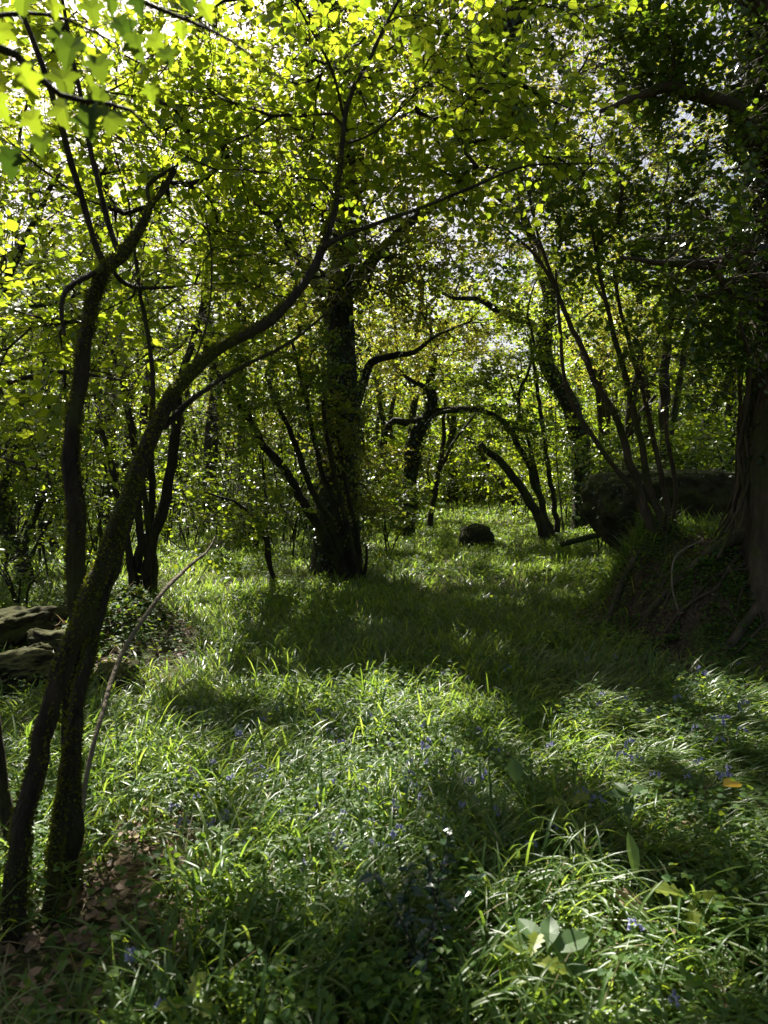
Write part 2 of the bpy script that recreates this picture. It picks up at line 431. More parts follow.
def sprays(mb, o, d, nrm, length, nleaf, size, tmpl, rng, mat=0, twig=None, drop=.93, carve=True, sizevar=.35, margin=0):
    """o,d,nrm (S,3): twigs with alternate leaves in one loose plane"""
    S = len(o)
    if S == 0: return
    d = norm(d); nrm = norm(nrm-d*np.sum(d*nrm, -1, keepdims=True)); side = np.cross(nrm, d)
    k = (np.arange(nleaf)+.6)/nleaf
    s = k[None]*length[:, None]
    droop = -.22*length[:, None]*k[None]**2
    p = o[:, None]+d[:, None]*s[..., None]; p[..., 2] += droop
    sg = np.where(np.arange(nleaf) % 2 == 0, 1., -1.)[None, :, None]
    j = rng.normal(0, .28, (S, nleaf, 3))
    ax = d[:, None]*.55+side[:, None]*sg*.85+j
    ax[:, -1] = d+j[:, -1]*.6
    ax[..., 2] -= .18
    nn = nrm[:, None]+rng.normal(0, .27, (S, nleaf, 3))
    sz = size*(1+sizevar*rng.uniform(-1, 1, (S, nleaf)))*(.75+.35*np.sin(k*math.pi))[None]
    p = p.reshape(-1, 3); ax = ax.reshape(-1, 3); nn = nn.reshape(-1, 3); sz = sz.ravel()
    keep = rng.random(len(p)) < .93
    if carve: keep &= keep_mask(p+norm(ax)*sz[:, None]*.5, drop, rng, margin)
    keep &= np.linalg.norm(p-np.array([0, 0, CAMZ]), axis=1) > .8
    leaves(mb, p[keep]+norm(ax[keep])*.008, ax[keep], nn[keep], sz[keep], tmpl, mat)
    if twig is not None:
        a = np.arange(3)/3*2*math.pi
        v = []
        for q in (0, .5, 1):
            c = o+d*(length*q)[:, None]; c[:, 2] += -.22*length*q*q
            rad = .0026*(1-.75*q)
            v.append(c[:, None]+rad*(np.cos(a)[None, :, None]*nrm[:, None]+np.sin(a)[None, :, None]*side[:, None]))
        V_ = np.concatenate(v, 1)
        f = []
        for r_ in (0, 3):
            for i in range(3): f.append([r_+i, r_+(i+1) % 3, r_+3+(i+1) % 3, r_+3+i])
        f = np.array(f)
        mb.add(V_.reshape(-1, 3), (np.arange(S)[:, None, None]*9+f[None]).reshape(-1, 4), twig)

# ------------------------------------------------------------------ tree growth
def grow(stempaths, att, rng, wig=.10, seg=.28):
    pos = []; dirs = []; rad = []
    for sp in stempaths:
        t = norm(np.gradient(sp[:, :3], axis=0))
        a = max(0, int(len(sp)*.25))
        pos.append(sp[a:, :3]); dirs.append(t[a:]); rad.append(sp[a:, 3])
    pos = np.concatenate(pos); dirs = np.concatenate(dirs); rad = np.concatenate(rad)
    nst = len(pos)
    cap = nst+len(att)*14
    PO = np.zeros((cap, 3)); PO[:nst] = pos; DI = np.zeros((cap, 3)); DI[:nst] = dirs
    PA = np.full(cap, -1); n = nst
    d0 = np.array([np.min(np.sum((pos-a)**2, 1)) for a in att])
    order = np.argsort(d0)
    lines = []
    for a in att[order]:
        v = a-PO[:n]; L = np.linalg.norm(v, axis=1)
        c = np.sum(v*DI[:n], 1)/np.maximum(L, 1e-6)
        cost = L*(1.25-.35*c)+np.maximum(PO[:n, 2]-a[2], 0)*.6
        i = int(np.argmin(cost)); L = L[i]
        k = int(np.clip(L/seg, 2, 12))
        if n+k >= cap: break
        t = (np.arange(1, k+1)/k)[:, None]
        ctrl = PO[i]+DI[i]*L*.38+np.array([0, 0, .10*L])
        q = (1-t)**2*PO[i]+2*t*(1-t)*ctrl+t**2*a
        q[:-1] += rng.normal(0, wig*min(seg, L/k), (k-1, 3))
        PO[n:n+k] = q
        PA[n] = i; PA[n+1:n+k] = np.arange(n, n+k-1)
        dd = norm(np.gradient(np.vstack([PO[i], q]), axis=0))[1:]
        DI[n:n+k] = dd
        lines.append([i]+list(range(n, n+k))); n += k
    cnt = np.zeros(n)
    for l in lines: cnt[l[-1]] += 1
    for i in range(n-1, nst-1, -1):
        if PA[i] >= 0: cnt[PA[i]] += cnt[i]
    return PO[:n], DI[:n], cnt, lines, nst, rad

def ellips(rng, cen, r, n):
    v = norm(rng.normal(size=(n, 3)))*(rng.random((n, 1))**.42)
    return np.asarray(cen)[None]+v*np.asarray(r)[None]

def make_tree(name, label, cat, stems, crown, leaf, size, seed, bark='bark', tmpl=HEX, nspray=4, nleaf=8, slen=.42,
              rt=.004, drop=.93, twig=True, ivy=None, group=None, sides=10, step=None, roots=None, moss=None, flat=.38, carve=True, seg=.28, lump=.10, wig=.10):
    """stems: list of (part_name, [(px,py,depth,width_px) ...]); crown: list of (px,py,depth,rx,ry,rz,n)"""
    rng = np.random.default_rng(seed)
    paths = []
    for nm, pl in stems:
        q = []
        for (px, py, Y, w) in pl:
            pt = P(px, py, Y); q.append([*pt, .5*w/FPX*Y])
        q = np.array(q)
        paths.append((nm, q))
    b = paths[0][1][0, :3]; base = np.array([b[0], b[1], height(b[0], b[1])])
    root = thing(name, base, label, cat, group)
    smp = []
    for k, (nm, q) in enumerate(paths):
        if nm != 'limb':                       # foot it in the ground
            gz = height(q[0, 0], q[0, 1]); q[0, 2] = min(q[0, 2], gz-.06) if abs(q[0, 2]-gz) > .02 else gz-.06
        st = step or max(.05, q[:, 3].max()*.9)
        sp = smooth_path(q, st)
        ln = np.cumsum(np.r_[0, np.linalg.norm(np.diff(sp[:, :3], axis=0), axis=1)])
        amp = np.minimum(sp[:, 3]*.9, .07)
        for ax_ in range(3):
            sp[:, ax_] += amp*2.4*(fbm(ln*min(2.6, .16/max(q[:, 3].mean(), .01))+seed, ln*0+k*3.3, seed=seed+ax_, octv=3)-.5)*np.minimum(1, ln/.4)
        if nm != 'limb':
            fl = np.exp(-ln/(sp[0, 3]*2.2+.02)); sp[:, 3] *= 1+.45*fl
        mb = MB(); tube(mb, sp, sides, 0, lump, cap=True, seed=seed+k)
        mb.build(nm, M[bark], root, base); smp.append(sp)
    att = [ellips(rng, P(px, py, Y), (rx, ry, rz), n) for (px, py, Y, rx, ry, rz, n) in crown]
    if att:
        att = np.concatenate(att)
        gz = height(att[:, 0], att[:, 1]); att = att[att[:, 2] > gz+.35]
    if len(att):
        PO, DI, cnt, lines, nst, srad = grow(smp, att, rng, wig, seg)
        mb = MB()
        O, D = [], []
        for l in lines:
            p = PO[l]; c = np.maximum(cnt[l], 1); r = rt*c**.46
            if l[0] < nst: r[0] = min(r[0], srad[l[0]]*.8); r[1:] = np.minimum(r[1:], srad[l[0]]*.75)
            r[0] = max(r[0], r[1])
            r[-1] = rt*.5
            tube(mb, np.column_stack([p, r]), 5 if rt > .003 else 4, 1, 0)
            m_ = max(1, int(len(l)*.35))
            idx = l[m_:]
            for q in range(nspray):
                i = idx[rng.integers(len(idx))] if q else l[-1]
                O.append(PO[i]); D.append(DI[i])
        O = np.array(O); D = np.array(D)
        D = D*.7+rng.normal(0, .75, D.shape)*np.array([1, 1, flat]); D[:, 2] += .05
        NR = np.array([0, 0, 1.])+rng.normal(0, .28, D.shape)
        sprays(mb, O, D, NR, slen*rng.uniform(.6, 1.3, len(O)), nleaf, size, tmpl, rng, 0, 1 if twig else None, drop, carve)
        mb.build('crown', [M[leaf], M[bark]], root, base)
    if ivy:
        for (k, a, bb, n, sz, thick) in ivy:
            sp = smp[k]; mb = MB()
            t = rng.uniform(a, bb, n)*(len(sp)-1); i = np.minimum(t.astype(int), len(sp)-2); fr = (t-i)[:, None]
            c = sp[i]*(1-fr)+sp[i+1]*fr
            out = norm(rng.normal(size=(n, 3))*np.array([1, 1, .35]))
            tt = norm(sp[i+1, :3]-sp[i, :3]); out = norm(out-tt*np.sum(out*tt, 1, keepdims=True))
            clump = fbm(c[:, 0]*2+out[:, 0]*2, c[:, 1]*2+out[:, 1]*2, c[:, 2]*2, seed=seed+4)
            pos = c[:, :3]+out*(c[:, 3]+.01+thick*rng.random(n)*np.clip((clump-.25)*2.5, .15, 1.5))[:, None]
            ax = np.array([0, 0, -.7])+rng.normal(0, .6, (n, 3)); nn = out+np.array([0, 0, .5])+rng.normal(0, .3, (n, 3))
            leaves(mb, pos, ax, nn, sz*rng.uniform(.6, 1.25, n), HEXW)
            mb.build('ivy', M['ivy'], root, base)
    if moss:
        for (k, a, bb, n) in moss:
            k, n = int(k), int(n)
            sp = smp[k]; mb = MB()
            t = rng.uniform(a, bb, n)*(len(sp)-1); i = np.minimum(t.astype(int), len(sp)-2); fr = (t-i)[:, None]
            c = sp[i]*(1-fr)+sp[i+1]*fr
            out = rng.normal(size=(n, 3)); tt = norm(sp[i+1, :3]-sp[i, :3]); out = norm(out-tt*np.sum(out*tt, 1, keepdims=True))
            pat = fbm(c[:, 0]*5+out[:, 0]*1.2, c[:, 1]*5+out[:, 1]*1.2, c[:, 2]*4, seed=seed+8)
            ok = pat+.12*out[:, 2]-.05*out[:, 0] > .50
            c, out, tt = c[ok], out[ok], tt[ok]; m = len(c)
            leaves(mb, c[:, :3]+out*c[:, 3:4]*.97, out+tt*rng.normal(.2, .6, (m, 1)), rng.normal(size=(m, 3)), rng.uniform(.006, .017, m), HEX)
            mb.build('moss', M['moss'], root, base)
    if roots:
        for q in roots:
            pl = []
            for (x, y, dz, r) in q: pl.append([x, y, float(height(x, y))+dz, r])
            mb = MB(); tube(mb, smooth_path(pl, .06), 8, 0, .2, seed=seed)
            mb.build('root', M[bark], root, base)
    return root
# ================================================================== SETTING
def build_ground():
    n = 340
    u = np.linspace(-1, 1, n); X = np.sinh(u*5.2)/math.sinh(5.2)*260
    w = np.linspace(0, 1, n); Y = -8+np.sinh(w*4.6)/math.sinh(4.6)*360
    # finer around the near field
    gx, gy = np.meshgrid(X, Y)
    gz = height(gx, gy)
    V_ = np.stack([gx, gy, gz], -1).reshape(-1, 3)
    i = np.arange(n-1)[:, None]*n; j = np.arange(n-1)[None]
    f = np.stack([i+j, i+j+1, i+n+j+1, i+n+j], -1).reshape(-1, 4)
    mb = MB(); mb.add(V_, f); o = mb.build('ground', M['ground'])
    tag(o, 'woodland floor of brown soil and moss', None, None, 'structure')
build_ground()

# ================================================================== FOREGROUND TREES
make_tree('hazel_tree', 'dark leaning hazel at left whose curved trunk arcs over the clearing', 'tree',
  [('trunk', [(8,1005,2.25,24.5),(20,880,2.35,21.2),(45,730,2.45,19.1),(88,600,2.55,17.5),(128,500,2.65,16.5),(160,425,2.75,13.9),(195,365,2.85,11.7),(245,332,2.95,10.1),(288,300,3.05,9.1),(318,255,3.15,7.5),(338,200,3.25,5.9),(345,115,3.4,4.8),(372,55,3.5,3.7),(402,-8,3.6,2.7),(430,-60,3.7,1.5)]),
   ('trunk', [(36,1010,2.3,17.0),(58,845,2.5,14.3),(80,705,2.7,12.7),(106,590,2.9,10.6),(132,510,3.1,7.9),(150,440,3.2,5.3),(152,370,3.3,4.2),(140,290,3.4,3.7),(128,200,3.5,2.1)]),
   ('limb', [(322,248,3.15,4.8),(352,232,3.2,4.2),(405,214,3.3,3.7),(470,188,3.4,3.1),(530,166,3.5,2.1),(620,163,3.7,1.1)]),
   ('limb', [(344,118,3.4,3.1),(332,70,3.35,2.7),(305,20,3.3,2.1),(285,-20,3.3,1.5)]),
   ('limb', [(163,428,2.78,6.9),(195,398,2.9,5.3),(235,372,3.1,4.2),(290,342,3.3,3.1),(335,305,3.6,2.1),(375,270,3.9,1.1)]),
   ('limb', [(343,145,3.35,2.7),(380,128,3.5,2.1),(440,70,3.7,1.5),(490,25,3.9,1.1)]),
   ('limb', [(190,372,2.85,2.7),(208,320,2.9,2.1),(212,260,3.0,1.5),(205,215,3.0,1.1)])],
  [(340,90,3.9,1.0,.8,.5,62),(230,170,3.8,.8,.8,.55,58),(440,150,4.1,.9,.7,.45,45),(290,240,4.1,.7,.7,.45,45),(420,20,4.2,1.1,.8,.45,50),(180,60,3.9,.8,.8,.5,40),(520,140,4.3,.8,.7,.4,28),(150,320,3.6,.5,.5,.35,14)],
  'hazel', .047, 11, tmpl=FINEW, nspray=4, nleaf=8, slen=.34, rt=.0026, drop=.72, sides=22, seg=.2, lump=.22, step=.03, moss=[(0,0,.75,8100.0),(1,0,.7,5400.0)])

make_tree('hazel_tree', 'upright forked hazel trunk rising behind the leaning trunk at left, one limb hooking down', 'tree',
  [('trunk', [(62,935,2.62,26.5),(70,800,2.7,21.1),(74,640,2.8,17.2),(72,500,2.85,16.4),(74,420,2.9,14.8),(82,350,2.95,14.0),(92,300,3.0,13.3),(104,268,3.0,11.7),(122,252,3.05,10.1),(140,228,3.1,7),(150,206,3.15,5),(166,188,3.2,3),(178,165,3.2,1.2)]),
   ('limb', [(103,262,3.02,7.0),(92,235,3.0,6.2),(70,160,2.95,6.2),(48,85,2.9,5.5),(28,30,2.9,4.7),(5,-30,2.9,3.1)]),
   ('limb', [(118,252,3.05,6.2),(106,215,3.1,5.5),(88,140,3.15,4.7),(72,60,3.2,3.9),(60,-10,3.2,3.1)]),
   ('limb', [(100,272,3.0,6.2),(80,280,2.9,6.2),(64,294,2.8,5.5),(60,315,2.75,4.7),(64,336,2.72,3.1)]),
   ('limb', [(110,268,3.0,4.7),(128,285,3.1,3.9),(160,288,3.3,3.1),(200,284,3.5,1.6)]),
   ('limb', [(150,205,3.15,3.9),(148,185,3.2,3.9),(165,172,3.2,3.1),(178,165,3.3,1.6)])],
  [(60,90,3.7,.6,.6,.4,26),(150,110,3.8,.6,.6,.4,30),(20,200,3.6,.5,.6,.4,16),(170,230,3.8,.5,.5,.35,18),(60,400,3.4,.4,.5,.3,10),(30,330,3.5,.4,.5,.3,10)],
  'hazel', .047, 12, tmpl=FINEW, nspray=4, nleaf=8, slen=.34, rt=.0026, drop=.7, sides=22, seg=.2, lump=.22, step=.03, moss=[(0,0,.95,7000)])

make_tree('hazel_tree', 'stub of a bare dark stem leaning at the left edge beside the leaning trunk', 'tree',
  [('trunk', [(24,905,2.75,15.6),(10,820,2.8,14.0),(2,760,2.85,12.5),(-12,680,2.9,10.9),(-30,560,3.0,9.4),(-60,420,3.1,7.0)])],
  [(-60,330,3.3,.5,.5,.4,14)], 'hazel', .052, 13, tmpl=FINEW, nspray=3, nleaf=7, slen=.3, rt=.0026)

make_tree('sapling', 'thin bare bent sapling arching to the right in front of the mossy mound', 'sapling',
  [('stem', [(74,908,2.66,7.0),(80,835,2.75,5.5),(95,740,2.95,5.1),(122,655,3.3,4.7),(158,600,3.6,4.3),(185,570,3.9,3.9),(207,552,4.1,2.3),(216,535,4.2,1.6)])],
  [], 'hazel', .05, 14, bark='bark_pale', sides=8, lump=.05)

# sycamore outside the frame, its bough hangs into the top left corner
def sycamore():
    rng = np.random.default_rng(5)
    base = np.array([-2.3, 1.0, float(height(-2.3, 1.0))])
    root = thing('sycamore_tree', base, 'sycamore bough with large lobed leaves hanging close in the top left corner', 'tree')
    tr = smooth_path([[-2.3,1.0,base[2]-.05,.13],[-2.25,1.02,1.2,.11],[-2.15,1.05,2.6,.09],[-2.1,1.1,4.2,.06]], .08)
    mb = MB(); tube(mb, tr, 12, 0, .1); mb.build('trunk', M['bark'], root, base)
    boughs = [[(-2.15,1.05,2.55,.022),(*P(-120,120,1.2),.016),(*P(-10,45,1.3),.010),(*P(60,95,1.38),.006),(*P(130,110,1.45),.004),(*P(165,150,1.5),.002)],
              [(-2.14,1.05,2.8,.02),(*P(-60,-60,1.25),.012),(*P(60,-30,1.3),.008),(*P(150,5,1.4),.005),(*P(230,40,1.5),.003),(*P(265,70,1.55),.0015)],
              [(-2.14,1.06,2.7,.016),(*P(-90,60,1.4),.010),(*P(-20,20,1.5),.006),(*P(50,15,1.6),.004),(*P(110,40,1.7),.002)]]
    for q in boughs:
        mb = MB(); tube(mb, smooth_path(q, .04), 6, 0); mb.build('limb', M['bark'], root, base)
    spots = [(28,5,66),(20,85,60),(62,42,58),(10,168,62),(42,150,50),(75,60,74),(98,75,60),(60,90,66),(85,95,60),(118,35,58),(132,50,56),(152,48,48),(165,62,44),(65,120,78),(90,128,70),(110,130,66),(140,8,56),(178,8,58),(90,15,50),(105,0,60),(50,10,40),(182,33,34),(100,105,55),(30,128,56),(200,15,40),(150,95,34),(2,40,60),(-10,110,60)]
    mb = MB()
    for (px, py, s) in spots:
        Y = rng.uniform(1.25, 1.6)
        o = P(px, py-s*.3, Y)
        ax = np.array([rng.normal(0, .35)+.15, rng.normal(0, .35)-.1, -1.0]); nn = np.array([rng.normal(0, .4), -.75+rng.normal(0, .35), .6])
        leaves(mb, o[None], ax[None], nn[None], s/FPX*Y*.46, SYC)
        # leaf stalk
        u = o+np.array([rng.normal(0, .01), rng.normal(0, .02), .045])
        tube(mb, np.array([[*u, .0011], [*(.5*(o+u)+np.array([.004, 0, .006])), .001], [*o, .0009]]), 4, 1)
    mb.build('crown', [M['sycamore'], M['bark']], root, base)
sycamore()

# ================================================================== MIDDLE GROUND TREES
make_tree('hazel_tree', 'hazel leaning in from beyond the left edge, its low leafy boughs over the mossy stones', 'tree',
  [('trunk', [(-95,640,6.6,15),(-80,520,6.6,13),(-55,420,6.7,11),(-20,330,6.9,9),(25,240,7.1,6),(60,170,7.3,4)]),
   ('limb', [(-50,410,6.7,7),(0,385,6.7,5),(60,372,6.7,4),(120,380,6.6,2.5)]),
   ('limb', [(-62,440,6.7,6),(-10,455,6.5,4),(40,470,6.3,3)]),
   ('limb', [(-10,310,6.9,6),(60,300,7,4),(130,270,7.1,3)])],
  [(60,330,6.9,1.0,.9,.55,50),(40,230,7.1,1.0,.9,.7,50),(130,300,7.1,.8,.8,.5,36),(40,440,6.5,.6,.6,.35,24),(110,190,7.3,.9,.9,.6,40)],
  'hazel', .05, 27, tmpl=FINEW, nspray=4, nleaf=9, slen=.4, rt=.003, drop=.7)

make_tree('hazel_coppice', 'hazel coppice of thin upright stems just behind the mossy mound', 'tree',
  [('stem', [(146,600,9.4,16),(150,560,9.4,13),(163,500,9.5,11),(172,445,9.6,10),(182,380,9.8,8),(205,300,10,5)]),
   ('stem', [(140,598,9.3,10),(140,520,9.3,8),(136,460,9.4,7),(120,380,9.6,5),(95,300,10,3)]),
   ('stem', [(136,596,9.2,9),(124,530,9.2,7),(112,470,9.2,6),(100,420,9.4,4)]),
   ('stem', [(143,600,9.5,9),(150,500,9.6,7),(152,400,9.8,6),(146,300,10.1,4)]),
   ('stem', [(150,600,9.3,7),(147,520,9.1,6),(134,440,9.0,5),(128,390,9.0,3)])],
  [(100,390,9.6,1.5,1.3,1.0,60),(190,330,9.9,1.4,1.3,1.1,60),(60,300,10,1.5,1.4,1.0,50),(150,240,10.3,1.6,1.4,1.0,55),(230,420,9.6,.9,.9,.6,26),(20,440,9.4,.9,.9,.7,26)],
  'hazel', .055, 21, tmpl=HEXW, nspray=7, nleaf=9, slen=.5, rt=.003, drop=.85)

make_tree('oak_tree', 'massive ivy-clad dark oak trunk at the centre of the wood', 'tree',
  [('trunk', [(334,586,12.3,43.0),(330,560,12.3,34.4),(330,520,12.3,31.8),(336,460,12.3,30.1),(340,400,12.3,28.4),(340,340,12.4,26.7),(342,280,12.5,24.1),(350,200,12.6,20.6),(340,100,12.8,15.5),(330,0,13,12.0),(345,-120,13.2,7.7),(340,-220,13.2,4.3)]),
   ('trunk', [(354,560,12.8,13.6),(352,510,12.8,11.2),(350,460,12.8,10.5),(352,420,12.8,9.9),(362,385,12.8,9.3),(372,362,12.8,8.1),(392,356,12.7,6.2),(415,352,12.6,5.0),(436,336,12.6,3.1),(470,322,12.5,1.9)]),
   ('limb', [(345,300,12.5,12.0),(375,255,12.2,9.5),(420,215,12,7.7),(470,180,11.8,5.2),(530,120,11.6,2.6)]),
   ('limb', [(336,330,12.4,12.0),(300,260,12.6,9.5),(255,200,12.8,6.9),(190,150,13,4.3),(130,110,13.2,2.6)]),
   ('limb', [(345,110,12.8,9.5),(400,40,12.5,7.7),(450,-60,12.2,5.2),(480,-160,12,2.6)]),
   ('limb', [(335,60,12.9,8.6),(280,-30,13,6.9),(220,-120,13.2,4.3)])],
  [(330,110,13,3.2,2.6,2.2,110),(200,180,13.2,2.4,2.2,1.7,80),(440,170,12.2,2.2,2.0,1.5,70),(300,-80,13,4,3,2,90),(450,-60,12.4,2.6,2.2,1.8,60),(420,310,12.6,1.6,1.3,.8,40),(260,300,12.6,1.4,1.3,.9,36),(300,-200,13,3.6,3.0,1.6,60),(338,250,11.6,.9,.5,.9,36),(330,170,11.5,1.0,.6,.8,36),(400,260,11.6,.9,.6,.7,30),(345,430,11.4,.6,.3,.7,22),(365,500,11.6,.5,.3,.4,12)],
  'oak', .068, 22, bark='bark_dark', nspray=6, nleaf=9, slen=.55, rt=.006, drop=.8, sides=16,
  ivy=[(0,.02,.75,6400,.06,.34),(1,.05,.55,1200,.055,.14)], lump=.14)

make_tree('hazel_coppice', 'fan of thin hazel stems leaning left in front of the ivy-clad oak', 'tree',
  [('stem', [(352,588,11.2,13),(330,545,11.1,11),(300,495,10.9,9),(272,455,10.7,8),(244,412,10.5,7),(220,375,10.4,5),(200,330,10.3,3)]),
   ('stem', [(354,588,11.2,9),(335,535,11.1,7),(308,480,11,6),(290,430,10.9,5),(268,380,10.8,4)]),
   ('stem', [(356,588,11.2,8),(342,530,11.2,6),(322,470,11.2,5),(305,400,11.2,4),(292,340,11.2,3)]),
   ('stem', [(358,588,11.2,8),(348,530,11.1,6),(334,470,11.0,5),(322,400,11,4)]),
   ('stem', [(360,588,11.3,6),(358,540,11.3,5),(345,480,11.3,4),(338,430,11.3,3)]),
   ('stem', [(362,586,11.3,4),(366,560,11.3,3),(366,545,11.3,2)])],
  [(240,400,10.7,1.1,1.0,.7,46),(280,360,11,1.2,1.1,.8,50),(205,345,10.4,.9,.9,.6,34),(320,400,11,.8,.7,.7,26),(255,480,10.6,.6,.6,.35,16)],
  'shaded_leaf', .054, 23, tmpl=HEXW, nspray=5, nleaf=9, slen=.45, rt=.003, drop=.85)

make_tree('sapling', 'small leafy sapling bending over the sunlit glade, left of the ivy-clad oak', 'sapling',
  [('stem', [(278,588,10.6,5),(268,560,10.5,4.5),(262,530,10.3,4),(240,505,10.0,3),(205,492,9.6,2)]),
   ('stem', [(274,586,10.6,4),(268,545,10.6,3),(266,500,10.7,2.5),(262,460,10.8,2)])],
  [(235,520,9.9,.75,.6,.28,30),(215,545,9.6,.55,.5,.2,16),(270,500,10.5,.6,.5,.3,20)],
  'hazel', .062, 24, tmpl=HEXW, nspray=4, nleaf=8, slen=.4, rt=.002, drop=.7, flat=.25)

make_tree('hazel_coppice', 'hazel clump of slender grey stems on the mossy bank in front of the boulder', 'tree',
  [('stem', [(662,548,7.5,11.2),(650,515,7.5,9.2),(636,480,7.5,8.5),(618,425,7.4,7.2),(592,370,7.3,5.9),(570,325,7.2,5.2),(556,290,7.2,3.9),(530,200,7.1,2.6),(515,120,7.0,2.0)]),
   ('stem', [(664,548,7.5,9.2),(655,505,7.5,7.9),(645,455,7.4,6.6),(632,405,7.4,5.9),(618,350,7.3,5.2),(604,290,7.2,3.9),(590,220,7.1,2.6)]),
   ('stem', [(668,548,7.5,7.2),(665,500,7.5,5.9),(655,440,7.5,5.2),(640,380,7.4,4.6),(622,320,7.4,3.9),(612,260,7.4,2.6)]),
   ('stem', [(659,548,7.5,6.6),(640,505,7.5,5.2),(610,460,7.4,5.2),(580,420,7.4,4.6),(565,385,7.3,3.9),(560,330,7.2,3.3),(556,270,7.2,2.0)]),
   ('stem', [(672,548,7.5,5.2),(676,500,7.6,4.6),(668,440,7.7,3.9),(660,380,7.8,3.3)]),
   ('limb', [(556,290,7.2,3.9),(540,262,7.2,3.3),(520,240,7.2,2.6),(490,215,7.1,1.3)])],
  [(560,200,7.0,.95,.8,.55,46),(640,180,7.0,.9,.8,.6,46),(610,260,7.2,.8,.7,.5,36),(690,270,7.0,.7,.7,.6,34),(560,90,7.0,1.1,.9,.7,50),(660,80,6.8,1.0,.8,.6,46),(610,340,7.2,.6,.6,.4,18),(700,370,7.1,.5,.5,.3,16),(500,260,7.2,.6,.5,.4,16)],
  'shaded_leaf', .054, 25, bark='bark_warm', tmpl=FINEW, nspray=5, nleaf=9, slen=.42, rt=.003, drop=.6, seg=.22)

# the big tree at the right edge on its bank, with rootlets running down it
RL = []
_rr = np.random.default_rng(33)
for _k in range(13):
    _x, _y = 3.55+_rr.normal(0, .25), 6.75+_rr.uniform(-.35, .5); _a = math.pi+_rr.uniform(-.3, 1.2); _q = []; _r0 = _rr.uniform(.010, .026)
    for _t in range(7):
        _q.append((_x, _y, _rr.uniform(-.012, .03), _r0*(1-.12*_t))); _a += _rr.normal(0, .35); _x += .17*math.cos(_a); _y += .15*math.sin(_a)*-1 if False else .15*math.sin(_a)
    RL.append(_q)
make_tree('ivy_covered_tree', 'huge rough-barked tree hung with ivy at the right edge of the clearing', 'tree',
  [('trunk', [(806,640,6.75,140),(800,600,6.75,118),(798,540,6.8,104),(796,470,6.8,96),(796,400,6.8,92),(798,300,6.8,90),(800,180,6.85,86),(795,50,6.9,80),(800,-100,7,70),(790,-260,7,56),(800,-420,7,36)]),
   ('limb', [(790,60,6.8,34),(735,-20,6.6,30),(670,-70,6.4,26),(590,-80,6.3,22),(530,-20,6.3,20),(500,40,6.4,16),(482,85,6.5,12),(468,120,6.6,7),(450,160,6.7,4)]),
   ('limb', [(780,170,6.7,20),(730,110,6.4,16),(680,90,6.2,12),(640,95,6.0,8),(600,110,5.9,4)]),
   ('limb', [(785,300,6.6,16),(740,262,6.3,12),(700,262,6.0,9),(655,262,5.9,5),(620,258,5.8,3)]),
   ('limb', [(790,-60,6.9,30),(700,-190,6.6,24),(600,-300,6.4,16),(500,-380,6.3,9)]),
   ('limb', [(800,-100,7,30),(860,-220,7.4,22),(960,-330,7.8,12)])],
  [(710,90,6.3,.85,.8,.75,90),(740,200,6.2,.6,.7,.7,64),(700,250,6.0,.55,.6,.5,40),(640,40,6.2,.7,.7,.5,44),(520,30,6.4,.65,.6,.45,34),(600,-90,6.4,1.6,1.2,.7,70),(600,-300,6.6,2.4,1.8,1.0,70),(760,-150,6.9,1.8,1.6,1.2,70),(480,70,6.5,.35,.35,.35,12),(780,-350,7,2.4,2,1.0,50),(740,330,6.3,.4,.5,.4,26)],
  'dim', .05, 26, bark='bark_warm', tmpl=HEXW, nspray=5, nleaf=9, slen=.42, rt=.003, drop=.8, sides=28,
  ivy=[(0,.30,.80,7500,.075,.32),(0,.16,.32,700,.06,.10),(1,.15,.95,1400,.06,.16)], lump=.16, step=.12,
  roots=RL+[[(3.75,6.5,.12,.09),(3.3,6.35,.02,.05),(2.95,6.25,.0,.035),(2.75,6.2,-.03,.02)],
         [(3.6,6.8,.15,.08),(3.2,6.8,.03,.05),(2.8,6.95,.01,.035),(2.5,7.05,.0,.028),(2.3,7.0,-.04,.02)],
         [(2.95,7.5,.02,.035),(2.6,7.45,.02,.035),(2.3,7.35,.01,.03),(2.12,7.2,.0,.025),(2.05,7.05,-.04,.02)]])

def vines():
    rng = np.random.default_rng(44)
    root = [o for o in bpy.data.objects if o.name.startswith('ivy_covered_tree')][0]
    base = np.array(root.location)
    for k in range(11):
        a0 = math.pi+rng.uniform(-.3, 1.3); q = []
        zz = base[2]+rng.uniform(-.1, .4); top = zz+rng.uniform(1.2, 3.4); r0 = rng.uniform(.007, .02)
        c0 = P(797, 500, 6.8)
        while zz < top:
            rad = .47+.32*math.exp(-(zz-base[2])/.35); a0 += rng.normal(0, .09)
            rad += .03+.06*max(0, rng.normal(0, .5))
            q.append([c0[0]+rad*math.cos(a0), c0[1]+rad*math.sin(a0), zz, r0]); zz += rng.uniform(.14, .3)
        mb = MB(); tube(mb, smooth_path(q, .04), 6, 0, .12, seed=k); mb.build('vine_stem', M['bark_warm'], root, base)
    for q in ([(748,250,6.1,5),(722,262,6.0,5),(722,282,6.0,5),(742,298,6.1,4),(775,300,6.3,4)],[(752,290,6.2,5),(740,320,6.1,4),(750,360,6.2,4),(746,410,6.3,4)]):
        pl = [[*P(a, b, c), .5*d/FPX*c] for a, b, c, d in q]
        mb = MB(); tube(mb, smooth_path(pl, .03), 6, 0, .1); mb.build('vine_stem', M['bark_warm'], root, base)
vines()

